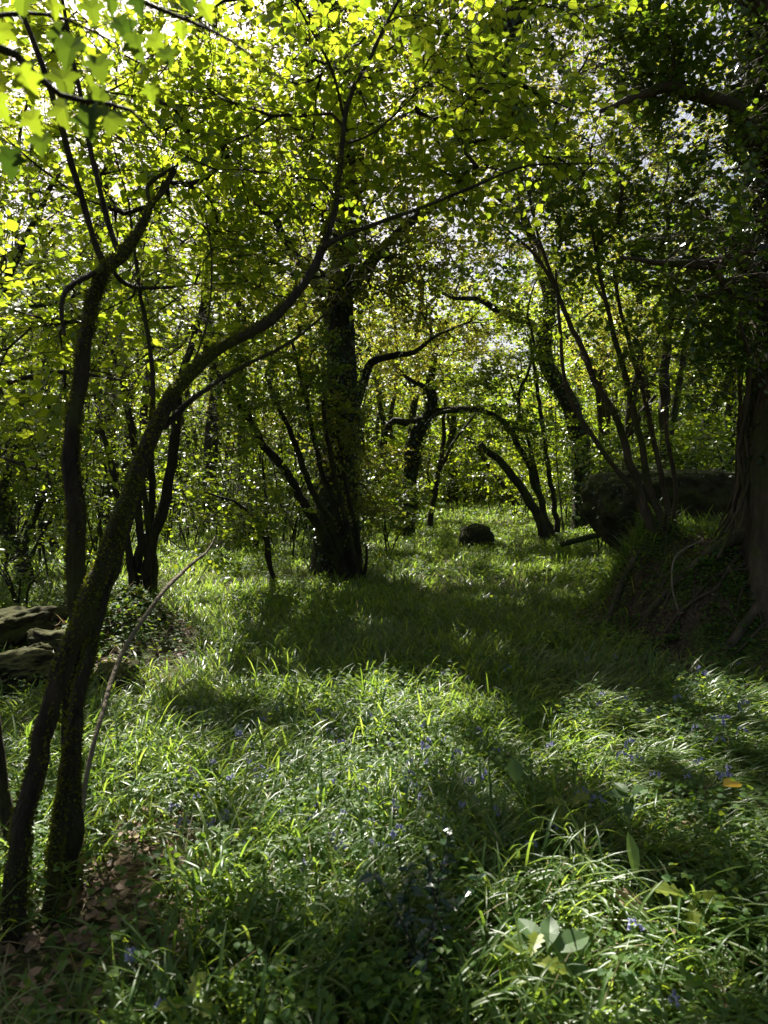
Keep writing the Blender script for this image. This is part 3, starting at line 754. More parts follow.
# ================================================================== TREES FARTHER BACK
BT = 'trees standing back in the wood'
make_tree('crooked_tree', 'crooked ivy-wrapped tree with level limbs right of the central oak', 'tree',
  [('trunk', [(405,535,21,17),(408,505,21,14),(412,470,21,14),(414,445,21,14),(420,430,21,14),(428,415,21,12),(434,400,21,10),(430,385,21,8),(434,360,21,6),(440,320,21,4)]),
   ('limb', [(424,420,21,10),(410,424,21,8),(395,421,21,7),(388,425,21,6),(384,440,21.2,4)]),
   ('limb', [(430,412,21,8),(448,411,20.8,7),(468,409,20.6,6),(485,408,20.5,4)]),
   ('limb', [(434,398,21,6),(420,385,21,5),(400,372,21,4),(380,350,21,3)])],
  [(430,330,21,2.6,2.2,1.4,60),(390,370,21,1.8,1.6,1.0,36),(470,360,21,1.6,1.6,1.0,30),(400,460,21,1.3,1.0,.6,26)],
  'oak', .085, 31, bark='bark_dark', nspray=6, nleaf=9, slen=.65, rt=.007, drop=.7, ivy=[(0,.1,.7,900,.09,.12)])

make_tree('sapling', 'slim two-forked sapling standing beside the crooked ivy-wrapped tree', 'sapling',
  [('stem', [(431,522,23,6),(434,495,23,5),(440,465,23,5),(444,430,23,4),(446,400,23,3)]),
   ('limb', [(438,472,23,4),(452,445,23,3),(466,425,23,2.5),(478,412,23,2)]),
   ('limb', [(434,495,23,3),(428,475,23,2.5),(430,455,23,2)])],
  [(450,400,23,1.2,1.2,.8,24)], 'hazel', .10, 32, bark='bark_dark', nspray=4, nleaf=8, slen=.6, rt=.006, drop=.6)

make_tree('arched_tree', 'thin tree arching over to the left behind the small round stone', 'tree',
  [('trunk', [(553,528,18.5,8.1),(540,498,18.5,6.6),(524,458,18.4,6.1),(512,432,18.3,5.6),(498,417,18.2,5.1),(482,411,18.1,4.6),(462,410,18,4.1),(440,413,18,3.0),(425,425,17.9,1.6)]),
   ('limb', [(514,434,18.3,4.1),(519,412,18.3,3.5),(520,392,18.3,3.5),(528,372,18.2,3.0),(534,345,18.2,2.5),(528,310,18.2,2.0),(540,270,18.2,1.0)]),
   ('limb', [(534,350,18.2,2.0),(548,330,18.3,1.6),(570,318,18.3,1.0)])],
  [(500,375,18.2,1.6,1.2,.6,40),(530,300,18.3,1.6,1.4,1.1,44),(470,385,18,1.0,.9,.4,18),(500,420,17.6,1.2,.6,.5,26),(545,440,18,1.0,.8,.7,26)],
  'shaded_leaf', .08, 33, bark='bark_dark', nspray=6, nleaf=9, slen=.55, rt=.005, drop=.6)

make_tree('dead_tree', 'broken bare dead trunk leaning left at the foot of the arched tree', 'dead tree',
  [('trunk', [(547,535,17.8,10.8),(530,500,17.8,8.6),(512,474,17.8,7.9),(496,457,17.8,6.8),(479,445,17.8,5.8)])],
  [], 'hazel', .1, 34, bark='bark_dark')

make_tree('sapling', 'pair of dark straight poles rising from the foot of the arched tree', 'sapling',
  [('stem', [(557,528,18.8,6),(552,490,18.8,5),(545,440,18.8,4.5),(538,395,18.8,4),(530,340,18.8,3)]),
   ('stem', [(551,528,18.9,5),(535,470,18.9,4),(522,420,18.9,3),(510,380,18.9,2)])],
  [(535,340,19,1.2,1.0,.8,24)], 'shaded_leaf', .1, 35, bark='bark_dark', nspray=4, nleaf=8, slen=.55, rt=.005, drop=.6)

make_tree('oak_tree', 'stout bent oak trunk between the arched tree and the big boulder', 'tree',
  [('trunk', [(588,512,20,22.9),(584,480,20,19.6),(580,445,20,18.7),(572,410,20,17.8),(560,385,20,16.1),(548,365,20,15.3),(544,335,20,13.6),(548,300,20,11.9),(536,250,20,9.3),(520,200,20,6.8),(525,130,20,4.2)]),
   ('limb', [(545,335,20,9.3),(525,320,19.8,7.6),(500,312,19.6,6.8),(478,300,19.5,5.1),(455,298,19.4,3.4),(430,285,19.3,1.7)]),
   ('limb', [(548,300,20,7.6),(580,270,20,6.0),(610,240,20,4.2),(640,200,20,2.5)]),
   ('limb', [(530,235,20,6.0),(500,200,19.8,4.2),(470,185,19.6,3.4),(450,160,19.5,1.7)])],
  [(520,190,20,3.4,2.6,2.0,100),(470,260,19.6,2.2,1.8,1.2,56),(600,230,20,2.4,2.0,1.4,60),(540,80,20,3.6,2.8,2.0,90),(450,60,20,3,2.6,1.8,70),(540,-60,20,4,3,2,60)],
  'oak', .08, 36, bark='bark_dark', nspray=6, nleaf=9, slen=.65, rt=.007, drop=.6, ivy=[(0,.03,.6,1300,.085,.12)])

def simple_tree(name, label, trunk, crown, leaf, size, seed, limbs=(), rt=.007, slen=.6, nspray=7, drop=.6, ivy=None, bark='bark_dark'):
    st = [('trunk', trunk)]+[('limb', l) for l in limbs]
    return make_tree(name, label, 'tree', st, crown, leaf, size*.74, seed, bark=bark, nspray=nspray, nleaf=9, slen=slen, rt=rt, drop=drop, ivy=ivy, twig=False)

simple_tree('woodland_tree', 'dark trunk seen through the leaves far left of the central oak', [(208,535,24,16),(209,490,24,14),(211,440,24,14),(214,380,24,12),(205,300,24,9),(215,200,24,5)],
   [(210,260,24,3.4,2.8,2.2,80),(150,330,24,2.6,2.4,1.6,50),(260,160,24,3.4,3,2.2,70),(160,100,24,3.6,3,2.4,70)], 'hazel', .12, 41, [[(213,385,24,8),(235,350,24,6),(265,330,24,3)]])
simple_tree('woodland_tree', 'slender curved trunk far behind, between the central oak and the crooked tree', [(372,520,29,10),(376,490,29,9),(380,460,29,8),(384,435,29,8),(382,415,29,6),(376,380,29,4)],
   [(385,370,29,3,2.6,1.8,56),(350,250,29,4,3,2.6,70)], 'hazel', .14, 42)
simple_tree('woodland_tree', 'twin trunk standing behind the boulder, right of the hazel clump', [(667,500,14,13),(668,460,14,11),(664,410,14,10),(664,360,14,9),(672,300,14,6),(668,220,14,4)],
   [(660,260,14,1.9,1.6,1.3,64),(720,330,14,1.4,1.3,.9,40),(640,130,14,2.2,1.8,1.4,56)], 'shaded_leaf', .085, 43, [[(667,455,14,8),(676,410,14,7),(684,360,14,6),(690,300,14,4),(705,230,14,3)]], rt=.005, slen=.5)
simple_tree('woodland_tree', 'right-leaning dark trunk behind the boulder close to the ivy covered tree', [(682,505,16,13),(692,470,16,11),(704,430,16,11),(716,402,16,10),(732,370,16,8),(750,320,16,5)],
   [(735,330,16,1.8,1.5,1.2,50),(770,240,16,2.4,2,1.6,56)], 'shaded_leaf', .09, 44, rt=.005, slen=.5)
simple_tree('woodland_tree', 'upright dark trunk half hidden by the ivy covered tree behind the boulder', [(728,500,18,13),(729,450,18,11),(733,400,18,10),(730,350,18,8),(736,270,18,5)],
   [(725,300,18,2.2,1.8,1.5,56),(690,200,18,2.4,2,1.7,56)], 'shaded_leaf', .10, 45, rt=.006, slen=.55)
simple_tree('woodland_tree', 'straight trunk behind the left end of the boulder', [(628,500,23,11),(626,460,23,10),(630,410,23,9),(640,350,23,7),(636,270,23,4)],
   [(630,330,23,2.6,2.2,1.5,56),(640,200,23,3.4,2.8,2.2,70),(690,120,23,3.4,2.8,2.2,60)], 'oak', .115, 46, [[(628,440,23,6),(640,415,23,5),(655,395,23,3)]])
simple_tree('woodland_tree', 'short gnarled thorn tree standing in the gloom behind the logs at left', [(28,588,9.5,17),(24,565,9.5,14),(14,540,9.5,13),(6,515,9.5,11),(8,480,9.5,8),(20,440,9.5,5)],
   [(20,470,9.4,.9,.9,.6,40),(50,500,9.2,.7,.7,.35,24),(-20,430,9.6,1.1,1,.7,30),(45,420,9.4,.7,.7,.5,24)], 'shaded_leaf', .062, 47, [[(20,560,9.5,9),(30,535,9.5,7),(38,510,9.5,5),(50,480,9.5,3)]], rt=.003, slen=.42)
simple_tree('woodland_tree', 'slim dark trunk far back at the left edge of the wood', [(8,530,15,11),(10,480,15,10),(4,420,15,9),(-8,350,15,7),(0,260,15,4)],
   [(10,330,15,1.8,1.6,1.3,60),(60,240,15,2,1.7,1.4,60),(-20,200,15,2.2,1.8,1.6,50),(90,140,15,2.4,2,1.6,56)], 'hazel', .09, 48, rt=.005, slen=.55)
simple_tree('woodland_tree', 'low leaning stem crossing the dark undergrowth left of the upright hazel', [(58,560,14,8),(40,510,14,7),(20,470,14,6),(-10,440,14,4)],
   [(30,430,14,1.2,1,.7,36),(90,440,14,1.2,1,.8,36)], 'hazel', .085, 49, rt=.004, slen=.5)
simple_tree('woodland_tree', 'tall tree whose sunlit crown fills the gap above the forked hazel', [(110,515,27,13),(108,450,27,11),(112,380,27,10),(100,280,27,8),(110,150,27,5)],
   [(100,250,27,3.6,3,2.4,80),(50,120,27,3.6,3,2.6,64),(140,380,27,3,2.6,1.6,56),(200,20,27,4,3,2.6,50)], 'hazel', .13, 50)
simple_tree('woodland_tree', 'pale-leaved tree at the far end of the clearing', [(452,506,40,10),(454,480,40,9),(450,450,40,8),(455,410,40,5)],
   [(455,420,40,4,3,2.4,80),(500,440,40,3.4,3,1.6,56),(420,330,40,4.6,4,3,80),(500,350,40,4,3.6,2.4,70)], 'hazel', .18, 51)
simple_tree('woodland_tree', 'distant straight trunk right of the far clearing', [(612,505,34,10),(610,470,34,9),(606,430,34,8),(600,370,34,5)],
   [(600,390,34,3.6,3,2.4,80),(640,400,34,3.2,3,2.2,64),(570,320,34,4,3.4,2.8,76),(650,300,34,4,3.4,2.8,70)], 'hazel', .16, 52)
simple_tree('woodland_tree', 'thin trunk leaning left over the far clearing', [(520,508,32,6),(500,480,32,5),(482,455,32,4.5),(466,435,32,3)],
   [(490,450,32,2.4,2,1.2,40)], 'hazel', .15, 53)
simple_tree('woodland_tree', 'tall dim tree far behind the central oak', [(300,520,36,13),(298,470,36,11),(304,400,36,10),(300,300,36,7)],
   [(300,320,36,4.4,3.6,3,90),(250,430,36,3.6,3,2,64),(330,180,36,5,4,3.4,80),(240,250,36,4,4,3,64)], 'oak', .17, 54)
simple_tree('woodland_tree', 'dim spreading tree closing the view at far right', [(700,505,30,12),(698,460,30,10),(704,400,30,9),(700,330,30,6)],
   [(700,380,30,3.4,3,2,70),(740,280,30,4,3.4,2.6,70),(680,250,30,4,3.4,2.8,70),(760,430,30,3,3,2,50)], 'shaded_leaf', .15, 55)

# ================================================================== UNDERSTOREY SHRUBS
def shrub(label, px, py, Y, crown, leaf, size, seed, ns=5, drop=.5, name='shrub', slen=.45):
    rng = np.random.default_rng(seed)
    st = []
    for k in range(ns):
        dx = rng.normal(0, 26); h = rng.uniform(.5, 1.0)*crown[5]*FPX/Y*1.5
        st.append(('stem', [(px+rng.normal(0, 3), py, Y, .035*FPX/Y), (px+dx*.4, py-h*.5, Y, .024*FPX/Y), (px+dx, py-h, Y+rng.normal(0, .3), .010*FPX/Y)]))
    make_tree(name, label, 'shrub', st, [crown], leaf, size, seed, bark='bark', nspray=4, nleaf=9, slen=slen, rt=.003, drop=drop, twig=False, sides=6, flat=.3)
SH = [('low leafy shrub in the shade at the left edge behind the logs', 20, 610, 7.6, (25,560,7.6,.7,.6,.45,34), 'shaded_leaf', .055),
 ('leafy shrub filling the gap between upright hazel and the hazel coppice', 105, 580, 11, (100,520,11,1.0,.8,.8,56), 'hazel', .07),
 ('shrub with bright leaves behind the hazel coppice, left of the glade', 190, 560, 15, (190,500,15,1.3,1.0,.9,60), 'hazel', .085),
 ('dull green shrub at the far side of the sunlit glade', 250, 555, 16, (245,500,16,1.6,1.1,1.0,70), 'shaded_leaf', .085),
 ('dark bush tucked behind the foot of the ivy-clad oak', 385, 545, 15.5, (385,505,15.5,.9,.8,.7,50), 'shaded_leaf', .08),
 ('pale green bush behind the crooked tree', 400, 520, 27, (395,470,27,2.0,1.5,1.2,70), 'hazel', .12),
 ('sunlit yellow-green bush at the far end of the clearing', 480, 508, 38, (480,470,38,3.0,2.0,1.5,90), 'hazel', .16),
 ('bush right of the arched tree, with pale leaf tips', 565, 520, 22, (562,470,22,1.4,1.1,1.1,60), 'shaded_leaf', .10),
 ('bush at the left end of the boulder', 605, 515, 15, (608,470,15,.8,.8,.8,50), 'shaded_leaf', .08),
 ('leafy bush on top of the bank behind the boulder', 700, 495, 11.5, (690,455,11.5,1.0,.8,.5,60), 'shaded_leaf', .07),
 ('drooping bush between boulder and ivy covered tree', 735, 490, 10, (735,430,10,.6,.7,.6,44), 'shaded_leaf', .065),
 ('dim thicket bush under the tall tree behind the central oak', 310, 530, 24, (305,480,24,2.0,1.4,1.4,70), 'shaded_leaf', .11),
 ('thicket bush at the far left between the slim dark trunk and the coppice', 60, 550, 18, (50,490,18,1.9,1.4,1.3,76), 'shaded_leaf', .095),
 ('tangled bush behind the pair of straight poles', 520, 515, 26, (515,475,26,1.7,1.3,1.0,60), 'hazel', .115),
 ('thicket bush behind the twin trunk at right', 655, 505, 25, (655,455,25,1.9,1.5,1.3,70), 'shaded_leaf', .11),
 ('tall bush shading the far right of the wood', 745, 505, 22, (745,430,22,2.0,1.6,1.6,70), 'shaded_leaf', .11)]
for k, (lb, px, py, Y, cr, lf, sz) in enumerate(SH): shrub(lb, px, py, Y, cr, lf, sz, 100+k)

# ================================================================== THICKET (uncountable twiggy understorey)
def thicket():
    rng = np.random.default_rng(88)
    mb = MB()
    n = 7500
    a = rng.uniform(-.85, .85, n); d = np.sqrt(rng.uniform(12**2, 48**2, n))
    x, y = d*np.sin(a), d*np.cos(a)
    cl = fbm(x*.28, y*.28, seed=30)
    px, py = to_px(np.column_stack([x, y, np.full(n, .3)]))
    clear = (px > 375) & (px < 600) & (d < 33)
    clear |= (px > 130) & (px < 340) & (d < 17)
    clear |= (px > 600) & (d < 13)
    ok = (cl > .42) & ~clear
    x, y, cl, d = x[ok], y[ok], cl[ok], d[ok]; n = len(x)
    h = (1.0+3.2*sstep(.42, .7, cl))*rng.uniform(.5, 1.25, n)
    gz = height(x, y)
    for k in range(0, n, 2):
        lx, ly = rng.normal(0, .3, 2)*h[k]
        q = smooth_path([[x[k], y[k], gz[k]-.05, .014+.004*h[k]], [x[k]+lx*.4, y[k]+ly*.4, gz[k]+h[k]*.55, .012], [x[k]+lx, y[k]+ly, gz[k]+h[k]*1.15, .004]], .7)
        tube(mb, q, 4, 1)
    for k in range(380):
        a_ = rng.uniform(-.62, .62); d_ = rng.uniform(11, 38); x_, y_ = d_*math.sin(a_), d_*math.cos(a_)
        pxx, _ = to_px(np.array([[x_, y_, .3]])); pxx = pxx[0]
        if (370 < pxx < 560 and d_ < 26) or (130 < pxx < 330 and d_ < 13.5) or (pxx > 555 and d_ < 20): continue
        z_ = float(height(x_, y_)); h_ = rng.uniform(3, 8); r_ = rng.uniform(.008, .028); lean = rng.normal(0, .22, 2)
        q = []
        for t in np.linspace(0, 1, 7):
            q.append([x_+lean[0]*h_*t*t+rng.normal(0, .07)*h_*.25, y_+lean[1]*h_*t*t+rng.normal(0, .05)*h_*.25, z_-.05+h_*t, r_*(1-.8*t)])
        q = np.array(q); tube(mb, smooth_path(q, .25), 5, 1)
        for b_ in range(rng.integers(2, 6)):
            i_ = rng.integers(1, 6); s0 = q[i_]; L_ = rng.uniform(.5, 1.8); az_ = rng.uniform(0, 6.28); e_ = rng.uniform(-.1, .9)
            c_ = [[*(s0[:3]+L_*t*np.array([math.cos(az_), math.sin(az_), e_])+rng.normal(0, .07, 3)*L_*(t > 0)), s0[3]*.6*(1-.8*t)] for t in (0, .35, .7, 1)]
            tube(mb, smooth_path(c_, .2), 4, 1)
    m = 7
    O = np.repeat(np.column_stack([x, y, gz]), m, 0); hh = np.repeat(h, m); dd = np.repeat(d, m)
    O[:, 2] += hh*(.25+.95*rng.random(n*m)); O[:, :2] += rng.normal(0, .38, (n*m, 2))
    az = rng.uniform(0, 6.28, n*m)
    D = np.column_stack([np.cos(az), np.sin(az), rng.normal(.1, .35, n*m)])
    for (lo, hi, sz, nl, ln) in ((0, 20, .075, 8, .5), (20, 32, .11, 7, .65), (32, 60, .16, 6, .8)):
        q = (dd >= lo) & (dd < hi)
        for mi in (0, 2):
            ox, oy = to_px(O); cen = np.abs(ox-490) < 90  # bright leaf in the centre, darker at the sides: light and shade by colour
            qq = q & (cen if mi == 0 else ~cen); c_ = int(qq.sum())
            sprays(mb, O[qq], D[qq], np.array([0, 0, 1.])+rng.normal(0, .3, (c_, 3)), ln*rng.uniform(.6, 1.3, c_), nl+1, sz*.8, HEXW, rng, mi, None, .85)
    o = mb.build('thicket', [M['hazel'], M['bark_dark'], M['shaded_leaf']])
    tag(o, 'twiggy leafy thicket filling the shaded depth of the wood', 'thicket', None, 'stuff')
thicket()

# ================================================================== THE WOOD ROUND THE CAMERA (overhead, beside and behind; unseen parts added for shade)
def canopy():
    rng = np.random.default_rng(91)
    mb = MB()
    k = 0
    while k < 60:
        x, y = rng.uniform(-26, 26), rng.uniform(-26, 16)
        if y > abs(x)*1.1-2.5 or math.hypot(x, y) < 2.6: continue
        k += 1
        z = float(height(x, y)); r = rng.uniform(.08, .22); h = rng.uniform(7, 11)
        tube(mb, smooth_path([[x, y, z-.1, r], [x+rng.normal(0, .4), y+rng.normal(0, .3), z+h*.45, r*.8], [x+rng.normal(0, 1), y+rng.normal(0, .6), z+h, r*.3]], .8), 7, 1)
    n = 5200
    x = rng.uniform(-26, 26, n); y = rng.uniform(-26, 17, n); z = rng.uniform(5.2, 13, n)
    cl = fbm(x*.22, y*.22, z*.3, seed=37)
    p = np.column_stack([x, y, z]); px, py = to_px(p)
    vis = (y > 0) & (px > -60) & (px < 830) & (py > -40)
    p = p[(cl > .43) & ~vis]
    low = np.column_stack([rng.uniform(-24, 24, 1500), rng.uniform(-24, 10, 1500), rng.uniform(.5, 5, 1500)])
    low = low[(low[:, 1] < np.abs(low[:, 0])*1.2-4) & (np.hypot(low[:, 0], low[:, 1]) > 4)]
    p = np.concatenate([p, low])
    # unseen tall crowns added above the frame to shade the clearing
    q = np.column_stack([rng.uniform(-19, 13, 110000), rng.uniform(5, 52, 110000), rng.uniform(7, 24, 110000)])
    qx, qy = to_px(q); g = q-SUN[None]*(q[:, 2]/SUN[2])[:, None]
    q = q[(qy < -45) & (np.abs(g[:, 0]) < 11) & (g[:, 1] > -2) & (g[:, 1] < 36)]
    q = q[fbm(q[:, 0]*.3, q[:, 1]*.3, q[:, 2]*.3, seed=39) > .34][:13000]
    # visible far crowns that close the roof of the wood
    m = 15000
    a = rng.uniform(-.75, .75, m); d = rng.uniform(23, 46, m)
    v = np.column_stack([d*np.sin(a), d*np.cos(a), rng.uniform(5, 23, m)])
    vx, vy = to_px(v); cl = fbm(v[:, 0]*.24, v[:, 1]*.24, v[:, 2]*.34, seed=40)
    sky = np.exp(-((vx-455)/90)**2-((vy-270)/110)**2)*.26+np.exp(-((vx-40)/50)**2-((vy-240)/60)**2)*.12+np.exp(-((vx-230)/55)**2-((vy-70)/70)**2)*.10
    sky = sky+np.exp(-((vx-500)/45)**2-((vy-348)/34)**2)*.4
    v = v[(cl-sky > .40) & (vy < 420) & (vy > -60)]
    print('far crowns', len(v))
    fa = rng.uniform(0, 6.28, len(v))
    sprays(mb, v, np.column_stack([np.cos(fa), np.sin(fa), rng.normal(0, .3, len(v))]), np.array([0, 0, 1.])+rng.normal(0, .3, (len(v), 3)), rng.uniform(.6, 1.3, len(v)), 12, .14, HEXW, rng, 2, None, .9)
    for k in range(60):
        a_ = rng.uniform(-.7, .7); d_ = rng.uniform(24, 44); x, y = d_*math.sin(a_), d_*math.cos(a_); z = float(height(x, y)); h = rng.uniform(9, 16); r = rng.uniform(.09, .2); qq = []
        if abs(to_px(np.array([[x, y, 1.]]))[0][0]-480) < 70: continue
        for t in np.linspace(0, 1, 8): qq.append([x+rng.normal(0, .16)+t*t*rng.normal(0, .8), y+rng.normal(0, .15), z-.1+h*t, r*(1-.75*t)])
        qq = np.array(qq); tube(mb, smooth_path(qq, .5), 6, 1)
        for b_ in range(7):
            i_ = rng.integers(3, 8); L = rng.uniform(1.5, 4); az_ = rng.uniform(0, 6.28); s0 = qq[i_]
            c_ = [[*(s0[:3]+L*t*np.array([math.cos(az_), math.sin(az_), .55])+rng.normal(0, .12, 3)*(t > 0)), s0[3]*.6*(1-.8*t)] for t in (0, .33, .66, 1)]
            tube(mb, smooth_path(c_, .4), 5, 1)
    big = np.r_[np.zeros(len(p)), np.ones(len(q))] > 0
    p = np.concatenate([p, q]); n = len(p)
    print('canopy sprays', n, len(q))
    az = rng.uniform(0, 6.28, n)
    sprays(mb, p, np.column_stack([np.cos(az), np.sin(az), rng.normal(0, .3, n)]), np.array([0, 0, 1.])+rng.normal(0, .3, (n, 3)), rng.uniform(.7, 1.5, n), 13, .17, HEXW, rng, 0, None, .985, margin=.045)
    tag(mb.build('woodland_and_shade_canopy', [M['hazel'], M['bark_dark'], M['oak']]), 'far crowns of the wood, with unseen canopy added overhead, behind and beside to shade the clearing', 'woodland', None, 'stuff')
canopy()

# ================================================================== FAR WOOD (one mass nobody could count)
def far_wood():
    rng = np.random.default_rng(77)
    mb = MB()
    n = 150
    for k in range(n):
        a = rng.uniform(-1.05, 1.05); d = rng.uniform(44, 95)
        x, y = d*math.sin(a), d*math.cos(a); z = float(height(x, y)); r = rng.uniform(.12, .28); h = rng.uniform(9, 14)
        q = smooth_path([[x, y, z-.1, r], [x+rng.normal(0, .5), y, z+h*.4, r*.8], [x+rng.normal(0, 1.2), y, z+h, r*.3]], 1.5)
        tube(mb, q, 6, 1)
    n = 80000
    a = rng.uniform(-1.1, 1.1, n); d = rng.uniform(42, 92, n)
    x, y = d*np.sin(a), d*np.cos(a)
    top = 13+5*fbm(x*.12, y*.12, seed=5)
    z = height(x, y)+rng.random(n)**1.25*top
    o = np.column_stack([x, y, z])
    cl = fbm(x*.35, y*.35, z*.4, seed=15)
    o = o[(cl > .40) | (o[:, 2]-.8 < 6)]; n = len(o)
    ox, oy = to_px(o); o = o[np.exp(-((ox-500)/48)**2-((oy-352)/30)**2) < .35+.2*rng.random(len(o))]; n = len(o)
    o = np.repeat(o, 3, 0)+rng.normal(0, .45, (n*3, 3)); n = len(o)
    leaves(mb, o, rng.normal(size=(n, 3))*np.array([1, 1, .4]), np.array([0, 0, 1.])+rng.normal(0, .5, (n, 3)), rng.uniform(.26, .50, n), HEXW)
    o = mb.build('far_woodland', [M['shaded_leaf'], M['bark_dark']])
    tag(o, 'far wood closing the view behind the trees', 'woodland', None, 'stuff')
far_wood()
# ================================================================== GROUND COVER
def region(rng, d0, d1, dens, wide=1.55):
    """random points in the wedge in front of the camera"""
    A = .5*1.08*wide*(d1*d1-d0*d0)
    n = int(A*dens)
    d = np.sqrt(rng.uniform(d0*d0, d1*d1, n)); x = rng.uniform(-.54*wide, .54*wide, n)*d
    return np.column_stack([x, d])

def bare(x, y):
    """where the litter shows instead of green"""
    b = fbm(x*.9+7, y*.9, seed=61)
    px, py = to_px(np.column_stack([x, y, height(x, y)]))
    path = np.exp(-((px-95)/85)**2-((py-935)/75)**2)*.9+np.exp(-((px-20)/60)**2-((py-1000)/60)**2)*.8
    path += np.exp(-((px-165)/55)**2-((py-850)/50)**2)*.45 + np.exp(-((px-180)/26)**2-((py-655)/30)**2)*.6
    path += np.exp(-((px-660)/22)**2-((py-885)/12)**2)*.2 + np.exp(-((px-600)/25)**2-((py-620)/14)**2)*.4
    path += np.exp(-((px-130)/45)**2-((py-650)/50)**2)*.7 + np.exp(-((px-30)/60)**2-((py-640)/40)**2)*.7
    bank = np.exp(-(((x-3.3)/1.0)**4+((y-6.55)/.95)**4))*1.2 + np.exp(-(((x+2.6)/.7)**4+((y-6.7)/1.0)**4))*1.1
    path = np.clip(path*1.5, 0, 1)
    return np.clip(path+bank+sstep(.57, .69, b)*.6*(1-sstep(540, 700, px)), 0, 1)

def blades(mb, base, az, L, w, th0, bend, seg, keel, mat=0):
    n = len(base)
    t = np.linspace(0, 1, seg+1)
    th = th0[:, None]+bend[:, None]*t[None]**1.4
    ds = L[:, None]/seg
    hx = np.cumsum(np.sin(th[:, :-1]), 1)*ds; vz = np.cumsum(np.cos(th[:, :-1]), 1)*ds
    hx = np.concatenate([np.zeros((n, 1)), hx], 1); vz = np.concatenate([np.zeros((n, 1)), vz], 1)
    ca, sa = np.cos(az)[:, None], np.sin(az)[:, None]
    c = np.stack([base[:, 0, None]+hx*ca, base[:, 1, None]+hx*sa, base[:, 2, None]+vz], -1)
    gz = base[:, 2]-.0
    c[..., 2] = np.maximum(c[..., 2], gz[:, None]+.012*t[None])
    prof = np.minimum(1, .45+1.6*t)*np.sqrt(np.clip(1-t**3.2, 0.0, 1)); prof[-1] = .04
    side = np.stack([-sa, ca, np.zeros_like(sa)], -1)
    up = np.stack([-np.cos(th)*ca, -np.cos(th)*sa, np.sin(th)], -1)
    hw = .5*w[:, None]*prof[None]
    l = c+side*hw[..., None]; r = c-side*hw[..., None]
    if keel:
        mdl = c-up*(hw*.45)[..., None]
        V_ = np.stack([l, mdl, r], 2); k = 3
        f = []
        for s in range(seg):
            for q in (0, 1): f.append([s*3+q, s*3+q+1, s*3+3+q+1, s*3+3+q])
    else:
        V_ = np.stack([l, r], 2); k = 2
        f = [[s*2, s*2+1, s*2+3, s*2+2] for s in range(seg)]
    V_ = V_.reshape(-1, 3); f = np.array(f)
    off = np.arange(n)*(seg+1)*k
    mb.add(V_, (off[:, None, None]+f[None]).reshape(-1, 4), mat, True)

def flow(x, y):
    """combing direction of the fallen leaves"""
    a = 2*math.pi*(fbm(x*.55, y*.55, seed=71)-.5)*1.6-1.2
    k = sstep(.6, 1.6, x)*sstep(6.5, 4.5, y)
    return a*(1-k)+(-.45+.9*(fbm(x*.8, y*.8, seed=72)-.5))*k, k

def tuft_set(rng, pts, per, spread, Lr, wr, th, bd, seg, keel, flat_k=.6, cull=1.0, comb=.9):
    b = bare(pts[:, 0], pts[:, 1]); pts = pts[rng.random(len(pts)) > b*cull]
    n = len(pts)
    big = rng.uniform(.7, 1.2, n)*(.62+.75*fbm(pts[:, 0]*1.1+4, pts[:, 1]*1.1, seed=75))
    base = np.repeat(pts, per, 0)+rng.normal(0, spread, (n*per, 2))
    big = np.repeat(big, per)
    fa, k = flow(base[:, 0], base[:, 1])
    az = rng.uniform(0, 2*math.pi, n*per)
    sel = rng.random(n*per) < (.35+.5*k)*comb
    az = np.where(sel, fa+rng.normal(0, .45, n*per), az)
    L = rng.uniform(*Lr, n*per)*big; w = rng.uniform(*wr, n*per)
    t0 = rng.uniform(*th, n*per)+k*.35; be = rng.uniform(*bd, n*per)+k*.3
    z = height(base[:, 0], base[:, 1])
    return np.column_stack([base, z-.005]), az, L, w, t0, be, seg, keel

